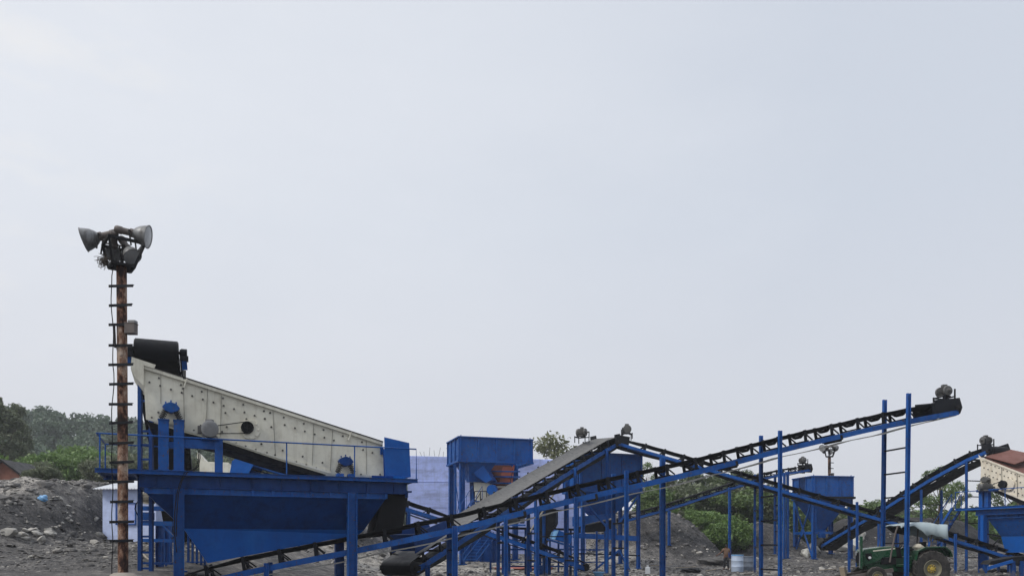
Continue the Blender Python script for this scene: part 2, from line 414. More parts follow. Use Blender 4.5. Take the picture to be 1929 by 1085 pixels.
# ------------------------------------------------------------------ ground sheet
def axis_steps(parts):
    out = [parts[0][0]]
    for a, b, st in parts:
        n = max(1, int(round((b - a) / st))); out += [a + (b - a) * (i + 1) / n for i in range(n)]
    return np.array(out)
xs = axis_steps([(-700, -150, 22), (-150, -60, 5), (-60, -32, 1.0), (-32, 44, .2), (44, 70, 1.0), (70, 200, 6), (200, 700, 25)])
ys = axis_steps([(-30, 16, 2), (16, 24, .4), (24, 72, .2), (72, 100, 1), (100, 260, 5), (260, 900, 25)])
gx, gy = np.meshgrid(xs, ys)
zz, heap_, back_, right_ = ground_parts(gx, gy)
nx, ny = len(xs), len(ys)
me = bpy.data.meshes.new('ground')
me.vertices.add(nx * ny); me.vertices.foreach_set('co', np.stack([gx, gy, zz], -1).astype(np.float32).ravel())
i0 = (np.arange(ny - 1)[:, None] * nx + np.arange(nx - 1)[None, :]).ravel()
quads = np.stack([i0, i0 + 1, i0 + nx + 1, i0 + nx], -1).astype(np.int32)
nf = len(quads); me.loops.add(nf * 4); me.loops.foreach_set('vertex_index', quads.ravel())
me.polygons.add(nf); me.polygons.foreach_set('loop_start', np.arange(nf, dtype=np.int32) * 4); me.polygons.foreach_set('loop_total', np.full(nf, 4, np.int32))
me.update(calc_edges=True)
tone = .46 + .0 * gx
tone = tone + .36 * ss(-15, -9, gx) * ss(10.5, 6, gx) * ss(38, 41, gy) * (1 - ss(.3, 1.2, back_))               # pale stone dust round the crushers
tone = tone + .25 * ss(5, 18, heap_ * 8)                                           # weathered grey heap
cut = ss(.4, 1.2, back_) * ss(50, 47, gy)
tone = tone - .26 * np.maximum(cut, ss(.3, 1.2, heap_) * ss(-24.6, -23.2, gx))      # fresh dark cut
tone = tone - .20 * ss(.3, 1.0, right_) - .12 * ss(26, 30, gx) * ss(60, 64, gy)
tone = tone - .06 * ss(10, 14, gx) - .10 * ss(36, 30, gy) * ss(-12, -15, gx)
grn = ss(74, 84, gy) * ss(.35, .6, fbm(gx * .2, gy * .2, 3) + .55) + ss(85, 100, gy)
for nm, v in (('tone', tone), ('green', np.clip(grn, 0, 1))):
    at = me.attributes.new(nm, 'FLOAT', 'POINT'); at.data.foreach_set('value', np.asarray(v, np.float32).ravel())
me.materials.append(M['ground']); me.shade_smooth()
go = bpy.data.objects.new('ground', me); col.objects.link(go); tag(go, kind='structure')

# ------------------------------------------------------------------ stones
def ico(sub):
    import bmesh
    bm = bmesh.new(); bmesh.ops.create_icosphere(bm, subdivisions=sub, radius=1)
    v = np.array([p.co[:] for p in bm.verts]); f = np.array([[q.index for q in p.verts] for p in bm.faces]); bm.free(); return v, f
def rock_mesh(name, seed, m, sub=2):
    v, f = ico(sub); r = np.random.RandomState(seed)
    for _ in range(9):                                   # flat broken faces
        n = r.randn(3); n /= np.linalg.norm(n); d = r.uniform(.45, .85)
        k = v @ n; v = v - np.outer(np.maximum(k - d, 0), n)
    v *= np.array([1, r.uniform(.6, .9), r.uniform(.45, .7)])
    me = bpy.data.meshes.new(name); me.from_pydata(v.tolist(), [], f.tolist()); me.materials.append(m); return me
rocks = [rock_mesh('boulder', 40 + i, M[k]) for i, k in enumerate(['stone', 'stone_pale', 'stone', 'stone_dark', 'stone_pale'])]
def boulder(px, py, size, k, label, group):
    p = ground_hit(px, py)
    o = bpy.data.objects.new('boulder', rocks[k]); col.objects.link(o)
    o.location = (p.x, p.y, p.z + size * .12); o.scale = (size, size, size)
    o.rotation_euler = (random.uniform(-.4, .4), random.uniform(-.3, .3), random.uniform(0, 6))
    tag(o, label, 'boulder', group)
big = [(84, 915, .45, 0, 'flat grey slab of rock bedded high on the spoil heap'),
       (163, 919, .35, 0, 'small flat grey rock sticking out near the top of the spoil heap'),
       (5, 940, .45, 0, 'grey rock at the left edge half way up the spoil heap'),
       (128, 905, .4, 0, 'rock slab lying on the lip of the dark cut in the heap'),
       (186, 1008, .30, 1, 'white block of stone lying against the corner of the lilac hut'),
       (178, 1023, .30, 1, 'white wedge shaped stone on the dark slope below the hut corner'),
       (14, 1007, .5, 1, 'big pale boulder at the foot of the grey spoil slope'),
       (78, 1018, .36, 1, 'rounded pale stone lying alone below the row of pale boulders'),
       (110, 1040, .34, 0, 'grey angular block lying on the dark lower slope')]
for b_ in big: boulder(*b_, None)
rr = random.Random(5)
for i in range(15):
    boulder(rr.uniform(20, 100), rr.uniform(998, 1010), rr.uniform(.18, .36), 1, 'pale boulder in the loose row along the foot of the spoil slope', 'pale boulders along the foot of the spoil slope')
for i in range(16):
    t = rr.random(); boulder(100 + 28 * math.sin(t * 3) + rr.uniform(-12, 12), 935 + 62 * t, rr.uniform(.10, .22), rr.choice([0, 1]), 'small stone in the trail running down the edge of the dark cut', 'stones down the edge of the cut')
for i in range(22):
    boulder(rr.uniform(1205, 1335), rr.uniform(1000, 1062), rr.uniform(.12, .32), rr.choice([0, 1, 3]), 'broken rock strewn on the dark bank behind the jerrycan', 'rocks on the dark bank')
for i in range(20):
    boulder(rr.uniform(870, 1095), rr.uniform(1047, 1080), rr.uniform(.10, .26), rr.choice([1, 1, 0]), 'pale stone lying in the dust under the middle conveyors', 'pale stones under the conveyors')
for i in range(18):
    boulder(rr.uniform(1395, 1620), rr.uniform(1052, 1080), rr.uniform(.10, .28), rr.choice([0, 1, 3]), 'stone lying on the dark yard beside the right hopper legs', 'stones beside the right hopper')
for i in range(12):
    boulder(rr.uniform(560, 720), rr.uniform(1025, 1075), rr.uniform(.10, .28), rr.choice([1, 0]), 'pale stone on the ground seen under the left screen hopper', 'stones under the left screen hopper')
r = np.random.RandomState(11)
v0, f0 = ico(1)
n = 27000
X = np.concatenate([r.uniform(-33, -13, 12000), r.uniform(-13, 38, 15000)])
Y = np.concatenate([r.uniform(22, 47, 12000), r.uniform(38, 68, 15000)])
Zg = ground_parts(X, Y)[0]
S = np.exp(r.normal(-2.95, .55, n)).clip(.02, .34)
A = r.randn(n, 3, 3) * .28 + np.eye(3) * np.array([1, .8, .5])
V = np.einsum('nij,kj->nki', A, v0 * (1 + 0.0)) + r.uniform(-.30, .30, (n, len(v0), 3))
S = S * np.where(X < -12, np.clip((Y - 19) / 16, .3, 1.0), 1.0)
V = V * S[:, None, None] * np.array([1, 1, .7]) + np.stack([X, Y, Zg + S * .1], -1)[:, None, :]
Fc = (f0[None] + (np.arange(n) * len(v0))[:, None, None]).reshape(-1, 3)
me = bpy.data.meshes.new('loose_stones'); me.vertices.add(n * len(v0)); me.vertices.foreach_set('co', V.astype(np.float32).ravel())
me.loops.add(len(Fc) * 3); me.loops.foreach_set('vertex_index', Fc.astype(np.int32).ravel())
me.polygons.add(len(Fc)); me.polygons.foreach_set('loop_start', np.arange(len(Fc), dtype=np.int32) * 3); me.polygons.foreach_set('loop_total', np.full(len(Fc), 3, np.int32))
me.update(calc_edges=True)
for k in ('stone', 'stone_dark', 'stone_pale'): me.materials.append(M[k])
mi = np.repeat(r.choice([0, 0, 1, 1, 1, 1, 1, 2], n), len(f0)).astype(np.int32); me.polygons.foreach_set('material_index', mi)
o = bpy.data.objects.new('loose_stones', me); col.objects.link(o); tag(o, 'loose broken stones and rubble covering the yard and heaps', 'rubble', kind='stuff')

# ------------------------------------------------------------------ vegetation
def quads_mesh(name, c, size, seed, m, up=.3):
    """one small leaf face per centre"""
    rg = np.random.RandomState(seed); n = len(c)
    nrm = rg.randn(n, 3); nrm[:, 2] = np.abs(nrm[:, 2]) + up; nrm /= np.linalg.norm(nrm, axis=1)[:, None]
    t = rg.randn(n, 3); a = np.cross(nrm, t); a /= np.linalg.norm(a, axis=1)[:, None]; b = np.cross(nrm, a)
    s = size * np.exp(rg.normal(0, .3, n))[:, None]
    a = a * s; b = b * s * .55
    fold = nrm * s * .18
    V = np.stack([c - a, c - b * .9 + fold, c + a, c + b * .9 + fold], 1)
    me = bpy.data.meshes.new(name); me.vertices.add(n * 4); me.vertices.foreach_set('co', V.astype(np.float32).ravel())
    me.loops.add(n * 4); me.loops.foreach_set('vertex_index', np.arange(n * 4, dtype=np.int32))
    me.polygons.add(n); me.polygons.foreach_set('loop_start', np.arange(n, dtype=np.int32) * 4); me.polygons.foreach_set('loop_total', np.full(n, 4, np.int32))
    me.update(calc_edges=True); me.materials.append(m); return me
def crown_points(rg, n, h0, h1, rad, blobs, rb, taper=.5):
    cs = []
    for i in range(blobs):
        t = (i + .5) / blobs; z = h0 + (h1 - h0) * (t ** .9)
        k = math.sqrt(max(.05, 1 - (2 * t - 1) ** 2 * (1 if t > .5 else .6))) * (1 - taper * max(0, t - .5))
        a = rg.uniform(0, 2 * math.pi); q = rad * k * math.sqrt(rg.uniform(.1, 1))
        cs.append((q * math.cos(a), q * math.sin(a), z, rb * rg.uniform(.55, 1.25)))
    cs = np.array(cs)
    w_ = cs[:, 3] ** 2; idx = rg.choice(blobs, n, p=w_ / w_.sum())
    d = rg.randn(n, 3); d /= np.linalg.norm(d, axis=1)[:, None]
    rad_ = cs[idx, 3] * rg.uniform(.25, 1.0, n) ** .5 * np.exp(rg.normal(0, .12, n))
    p = cs[idx, :3] + d * rad_[:, None] * np.array([1, 1, .72])
    return p, cs
TREES = {}
def tree_proto(kind, seed, h, rad, trunk_h, n, leaf, m, blobs=16, rb=.9, limbs=True, thick=.16):
    rg = np.random.RandomState(seed)
    p, cs = crown_points(rg, n, trunk_h, h - rb * .5, rad, blobs, rb)
    p[:, 2] = np.maximum(p[:, 2], .05)
    cm = quads_mesh('crown', p, leaf, seed + 1, m)
    mb = MB(); top = Vector((rg.uniform(-.2, .2), rg.uniform(-.2, .2), trunk_h + (h - trunk_h) * .55))
    pts = [Vector((0, 0, -.3)), Vector((top.x * .3 + .06, top.y * .2, trunk_h * .5)), Vector((top.x * .6, top.y * .6, trunk_h)), top]
    mb.tube(pts, [thick * 1.2, thick * .95, thick * .75, thick * .25], 8)
    for c in cs[:: (1 if limbs else 3)]:
        b = pts[1].lerp(pts[3], min(1, max(0, (c[2] - trunk_h) / (h - trunk_h) * .8)))
        e = Vector(c[:3]); mid = b.lerp(e, .5) + Vector((0, 0, -.1 * (e - b).length))
        mb.tube([b, mid, e], [thick * .38, thick * .22, thick * .06], 5)
    tm = mb
    me = bpy.data.meshes.new('trunk'); me.from_pydata(tm.v, [], tm.f); me.materials.append(M['bark']); me.shade_smooth()
    TREES[kind] = (me, cm)
def plant(kind, name, loc, label, cat, group=None, sc=1.0, rz=None, trunk_name='trunk'):
    t = thing(name, loc, label, cat, group)
    t.rotation_euler = (0, 0, random.uniform(0, 6.28) if rz is None else rz)
    t.scale = sc if isinstance(sc, tuple) else (sc, sc, sc)
    for nm, me in ((trunk_name, TREES[kind][0]), ('crown', TREES[kind][1])):
        o = bpy.data.objects.new(nm, me); col.objects.link(o); o.parent = t
    return t
tree_proto('dense', 21, 8, 3.0, 2.2, 9000, .15, M['leaf_dark'], 22, 1.15)
tree_proto('dense_b', 27, 8, 3.4, 1.8, 9000, .15, M['leaf_mid'], 24, 1.2)
tree_proto('olive', 33, 8, 3.0, 1.6, 8000, .15, M['leaf_olive'], 22, 1.1)
tree_proto('open', 22, 8, 2.4, 2.6, 2700, .13, M['leaf_mid'], 20, .75)
tree_proto('flower', 23, 6, 1.9, 2.4, 2600, .11, M['leaf_olive'], 22, .62)
tree_proto('bush', 24, 2.6, 1.7, .5, 5000, .12, M['leaf_bright'], 16, .75, False, .06)
tree_proto('bush_grey', 25, 2.6, 1.7, .5, 5000, .11, M['leaf_grey'], 16, .75, False, .06)
tree_proto('bush_mid', 28, 2.6, 1.8, .4, 5000, .12, M['leaf_mid'], 16, .78, False, .06)
tree_proto('tall', 26, 12, 2.4, 3.2, 9000, .16, M['leaf_grey'], 34, .85)
def at(px, Y): x = (px - CX) / F * Y; return Vector((x, Y, gz(x, Y)))
def top_scale(loc, py, h): return max(.2, (EYE + (HY - py) / F * loc.y - loc.z) / h)
def put(kind, name, px, py_top, Y, h, label, cat, group=None, wide=1.0, **k):
    l = at(px, Y); s = top_scale(l, py_top, h); return plant(kind, name, l, label, cat, group, (s * wide, s * wide, s), **k)
# left, beyond the spoil heap
put('tall', 'tree', -8, 742, 74, 12, 'tall dark tree at the left edge above the red roof', 'tree', None, 1.0)
put('tall', 'tree', 30, 757, 78, 12, 'dark slender tree just right of the tallest tree by the red roof', 'tree', None, .8)
for i, (px, py, Y) in enumerate([(-30, 850, 66), (62, 862, 70), (98, 853, 68), (122, 848, 74), (150, 840, 78), (172, 850, 70), (196, 852, 74)]):
    put('bush' if i not in (1,) else 'bush_mid', 'bush', px, py, Y, 2.6, 'bright green bush growing along the top of the spoil heap', 'bush', 'bright bushes behind the spoil heap', .85)
for i, (px, py, Y) in enumerate([(62, 884, 47.5), (80, 880, 48.5), (97, 882, 48), (48, 876, 60), (75, 872, 62), (175, 868, 62), (215, 862, 64), (245, 858, 66), (275, 862, 64), (310, 858, 68), (350, 862, 70), (420, 868, 70), (470, 864, 72)]):
    put('bush_grey', 'bush', px, py, Y, 2.6, 'grey green bush on the heap top in front of the wooded hill', 'bush', 'grey green bushes behind the spoil heap', 1.0)
# wood on the far hill: one mass of crowns
rg = np.random.RandomState(9); cl = []
cand = []
while len(cand) < 1000:
    y = rg.uniform(92, 236); x = rg.uniform(-.86 * y, .06 * y)
    h_ = float(np.interp(x, [-900., -140, -107, -30, 0, 45], [27, 27, 23, 10, 1, 0]))
    if h_ * ss(95, 215, y) < 1 and x > -60: continue
    cand.append((x, y))
for x, y in cand:
    rad = rg.uniform(2.0, 4.2); hh = rad * rg.uniform(1.3, 2.0); z0 = gz(x, y)
    k = int(260 * (rad / 3) ** 2 * (1.5 if y > 190 else 1))
    nb = 9; bc = np.clip(rg.randn(nb, 3), -1, .9) * np.array([rad * .48, rad * .48, hh * .26]) + np.array([x, y, z0 + hh * .75]); bi = rg.randint(0, nb, k)
    d = rg.randn(k, 3); d /= np.linalg.norm(d, axis=1)[:, None]
    cl.append(bc[bi] + d * (rad * .42 * rg.uniform(.5, 1.05, k))[:, None])
me = quads_mesh('hillside_wood', np.concatenate(cl), .48, 5, M['leaf_far'])
o = bpy.data.objects.new('hillside_wood', me); col.objects.link(o); tag(o, 'dark green wood covering the hazy hill behind the left spoil heap', 'wood', kind='stuff')
# right side
put('flower', 'tree', 1040, 821, 68, 6, 'thin tree with pale leaves behind the grey conveyor belt', 'tree', None, 1.0)
put('open', 'tree', 1217, 868, 70, 8, 'thin tree showing at the right edge of the middle blue hopper', 'tree', None, .8)
for i, (px, py, Y, kd, wd) in enumerate([(1236, 905, 70, 'dense_b', .8), (1262, 893, 76, 'olive', .8), (1305, 885, 74, 'dense', .9), (1352, 888, 72, 'dense', .85), (1394, 884, 76, 'dense', .85), (1428, 892, 70, 'olive', .8), (1462, 915, 74, 'dense_b', .75), (1330, 915, 68, 'dense', .85), (1385, 918, 68, 'olive', .75), (1500, 935, 78, 'dense_b', .8)]):
    put(kd, 'tree', px, py, Y, 8, 'dense dark tree in the grove behind the long conveyors', 'tree', 'grove behind the long conveyors', wd)
for i, (px, py, Y, kd, wd) in enumerate([(1225, 925, 66, 'bush_mid', 1.0), (1250, 918, 68, 'bush_mid', 1.1), (1285, 915, 69, 'bush_grey', 1.1), (1320, 925, 67, 'bush_mid', 1.1), (1352, 918, 69, 'bush_grey', 1.1), (1385, 928, 67, 'bush_mid', 1.1), (1415, 922, 69, 'bush_mid', 1.1), (1445, 935, 70, 'bush_grey', 1.1), (1475, 948, 70, 'bush_mid', 1.1)]):
    put(kd, 'bush', px, py, Y, 2.6, 'tall leafy shrub filling the foot of the grove behind the long conveyors', 'bush', 'shrubs at the foot of the grove', wd)
for i, (px, py, Y, kd) in enumerate([(1215, 975, 59, 'bush_mid'), (1235, 968, 60, 'bush'), (1252, 975, 60, 'bush'), (1350, 985, 61, 'bush'), (1378, 978, 61, 'bush'), (1290, 968, 62, 'bush'), (1318, 962, 62, 'bush'), (1268, 968, 63, 'bush'), (1300, 958, 65, 'bush'), (1335, 962, 63.5, 'bush'), (1365, 968, 64, 'bush'), (1398, 985, 63, 'bush'), (1245, 962, 64, 'bush_grey'), (1282, 985, 61, 'bush_grey'), (1320, 990, 61, 'bush_grey'), (1222, 955, 62, 'bush_mid')]):
    put(kd, 'bush', px, py, Y, 2.6, 'green bush on top of the dark bank left of the standing man', 'bush', 'bushes on the dark bank', .9)
put('open', 'tree', 1768, 876, 66, 8, 'open leafy tree seen under the upper end of the right black conveyor', 'tree', None, .95)
put('open', 'tree', 1808, 905, 70, 8, 'thin tree beside the blue stairs of the right screen', 'tree', None, .9)
put('open', 'tree', 1920, 848, 74, 8, 'leafy tree rising above the rusty screen deck at the right edge', 'tree', None, .9)
put('open', 'tree', 1655, 938, 80, 8, 'small tree top showing over the coal heap beyond the tractor', 'tree', None, .8)
for i, px in enumerate(range(1480, 1960, 26)):
    put(('bush_mid', 'bush', 'bush_grey')[i % 3], 'bush', px + rr.uniform(-8, 8), 955 + rr.uniform(-8, 14), 77 + rr.uniform(-3, 4), 2.6, 'green bush in the belt of scrub behind the coal heap', 'bush', 'scrub behind the coal heap', 1.1)

# ------------------------------------------------------------------ buildings
fw = Frame(P(768, 900, 54).x, 54, R(3))
wl = thing('retaining_wall', fw.W(6, .5, gz(-2, 54)), 'long lilac painted retaining wall of the crusher ramp with grimy patches', 'wall')
mb = MB(); zt = EYE + (HY - 858) / F * 54
L = 12.6
mb.hexa([fw.W(0, 0, -.5), fw.W(L, 0, -.5), fw.W(L, 5, -.5), fw.W(0, 5, -.5)], [fw.W(0, 0, zt), fw.W(L, 0, zt - .25), fw.W(L, 5, zt - .25), fw.W(0, 5, zt)])
wall = mb.build('wall_face', M['lilac'], wl, bevel=.03)
mb = MB()
for k, z in enumerate((2.6, 4.3, 6.1)): mb.beam(fw.W(0, -.012, z), fw.W(L, -.012, z), .024, .07, side=fw.v)
mb.build('pour_joint', M['lilac'], wl)
mb = MB()
for i in range(9): mb.cyl(fw.W(.9 + i * .32 + rr.uniform(-.08, .08), .25, zt - .06), fw.W(.9 + i * .32 + rr.uniform(-.12, .12), .25, zt + rr.uniform(.25, .65)), .012, 5)
mb.build('starter_bar', M['steel_dark'], wl)
# hut
hx0, hx1 = P(193, 1000, 40).x, P(294, 1000, 40).x
hb = gz((hx0 + hx1) / 2, 40.5)
hut = thing('hut', ((hx0 + hx1) / 2, 41.5, hb), 'small lilac hut with white sheet roof beside the dark spoil cut', 'hut')
mb = MB(); mb.box(((hx0 + hx1) / 2, 41.5, (hb - .4 + 4.55) / 2), (hx1 - hx0, 3.0, 4.55 - hb + .4)); mb.build('wall', M['lilac_pale'], hut, bevel=.02)
mb = MB(); nc = 44
rx0, rx1 = hx0 - .3, hx1 + .4
vs = []; 
for j, (y, z) in enumerate(((39.65, 4.52), (43.2, 5.25))):
    for i in range(nc + 1):
        vs.append((rx0 + (rx1 - rx0) * i / nc, y, z + .035 * (i % 2)))
for i in range(nc + 1): vs.append((vs[i][0], vs[i][1], vs[i][2] - .04))
for i in range(nc + 1): vs.append((vs[nc + 1 + i][0], vs[nc + 1 + i][1], vs[nc + 1 + i][2] - .04))
n1 = nc + 1
fs = [(i, i + 1, n1 + i + 1, n1 + i) for i in range(nc)] + [(2 * n1 + i, 3 * n1 + i, 3 * n1 + i + 1, 2 * n1 + i + 1) for i in range(nc)] + [(i, 2 * n1 + i, 2 * n1 + i + 1, i + 1) for i in range(nc)]
fs += [(n1 + i, n1 + i + 1, 3 * n1 + i + 1, 3 * n1 + i) for i in range(nc)] + [(0, n1, 3 * n1, 2 * n1), (nc, 2 * n1 + nc, 3 * n1 + nc, n1 + nc)]
mb.add(vs, fs); mb.build('roof', M['roof_white'], hut)
wx = P(238, 965, 40).x
mb = MB(); mb.box((wx, 39.985, 3.25), (1.0, .05, 1.05)); wn = mb.build('window', M['lilac'], hut)
mb = MB()
for dx, dz, sx, sz in ((-.5, 0, .05, 1.1), (.5, 0, .05, 1.1), (0, .55, 1.05, .04), (0, -.55, 1.05, .06)): mb.box((wx + dx, 39.95, 3.25 + dz), (sx, .06, sz))
mb.build('window_frame', M['blue'], wn)
# red roofed house
HYY = 51.0
hp = P(6, 865, HYY); he = P(52, 897, HYY)
zb = gz(hp.x, HYY)
house = thing('house', (hp.x, HYY + 2, zb), 'red gabled house half hidden behind the spoil heap at the left edge', 'house')
mb = MB(); dx = he.x - hp.x; ez = he.z - .05
mb.slab([(hp.x - dx * .95, HYY, zb - .5), (hp.x + dx * .95, HYY, zb - .5), (hp.x + dx * .95, HYY, ez), (hp.x, HYY, hp.z - .12), (hp.x - dx * .95, HYY, ez)], (0, 2.6, 0)); mb.build('wall', M['brick_red'], house)
mb = MB()
for s_ in (-1, 1): mb.slab([(hp.x, HYY - .3, hp.z), (hp.x + s_ * dx * 1.12, HYY - .3, ez - .15), (hp.x + s_ * dx * 1.12, HYY - .3, ez - .30), (hp.x, HYY - .3, hp.z - .13)], (0, 3.2, 0))
mb.build('roof', M['steel_dark'], house)
# the air: everything stands in a thin haze
hz, hnt, hb_ = newmat('haze_air'); hnt.nodes.remove(hb_)
pv = N(hnt, 'ShaderNodeVolumePrincipled'); pv.inputs['Color'].default_value = (.90, .93, .97, 1); pv.inputs['Density'].default_value = .00055; pv.inputs['Anisotropy'].default_value = .2
hnt.links.new(pv.outputs[0], hnt.nodes['Material Output'].inputs['Volume'])
mb = MB(); zmin = float(zz.min()) - 1.0
mb.box((0, 435, (zmin + 62) / 2), (1420, 950, 62 - zmin)); ho = mb.build('haze', hz); tag(ho, kind='stuff', label='thin pale haze lying over the whole yard and hill', cat='haze')
# ------------------------------------------------------------------ small machine parts
def motor_mesh(mb, c, ax, r=.22, ln=.6, up=Vector((0, 0, 1))):
    """finned electric motor: c its middle, ax along the shaft"""
    c = Vector(c); ax = Vector(ax).normalized(); side = up.cross(ax).normalized(); h = ln / 2
    prof = [(-h, 0), (-h, r * .55), (-h * .98, r * .93), (-h * .62, r)]
    mb.lathe(c, ax, [(-h, .001), (-h, r * .6), (-h * .96, r * .95), (-h * .62, r * .98), (-h * .6, r * .80), (h * .6, r * .80), (h * .62, r * .98), (h * .86, r * .9), (h * .92, r * .4), (h * 1.0, r * .3), (h, .001)], 20)
    for i in range(20):
        a = 2 * math.pi * i / 20; d = side * math.cos(a) + up * math.sin(a)
        mb.beam(c - ax * h * .6 + d * r * .86, c + ax * h * .6 + d * r * .86, .012, r * .2, side=ax.cross(d))
    mb.cyl(c + ax * h, c + ax * (h + r * .55), r * .18, 10)
    mb.box(c + up * (r * 1.08), (r * .8, r * .8, r * .4))
    for s in (-1, 1): mb.beam(c - ax * h * .5 + side * s * r * .75 - up * r * .95, c + ax * h * .5 + side * s * r * .75 - up * r * .95, r * .35, r * .3, side=side)
    return mb
def hyp(a, b): return (Vector(a) - Vector(b)).length

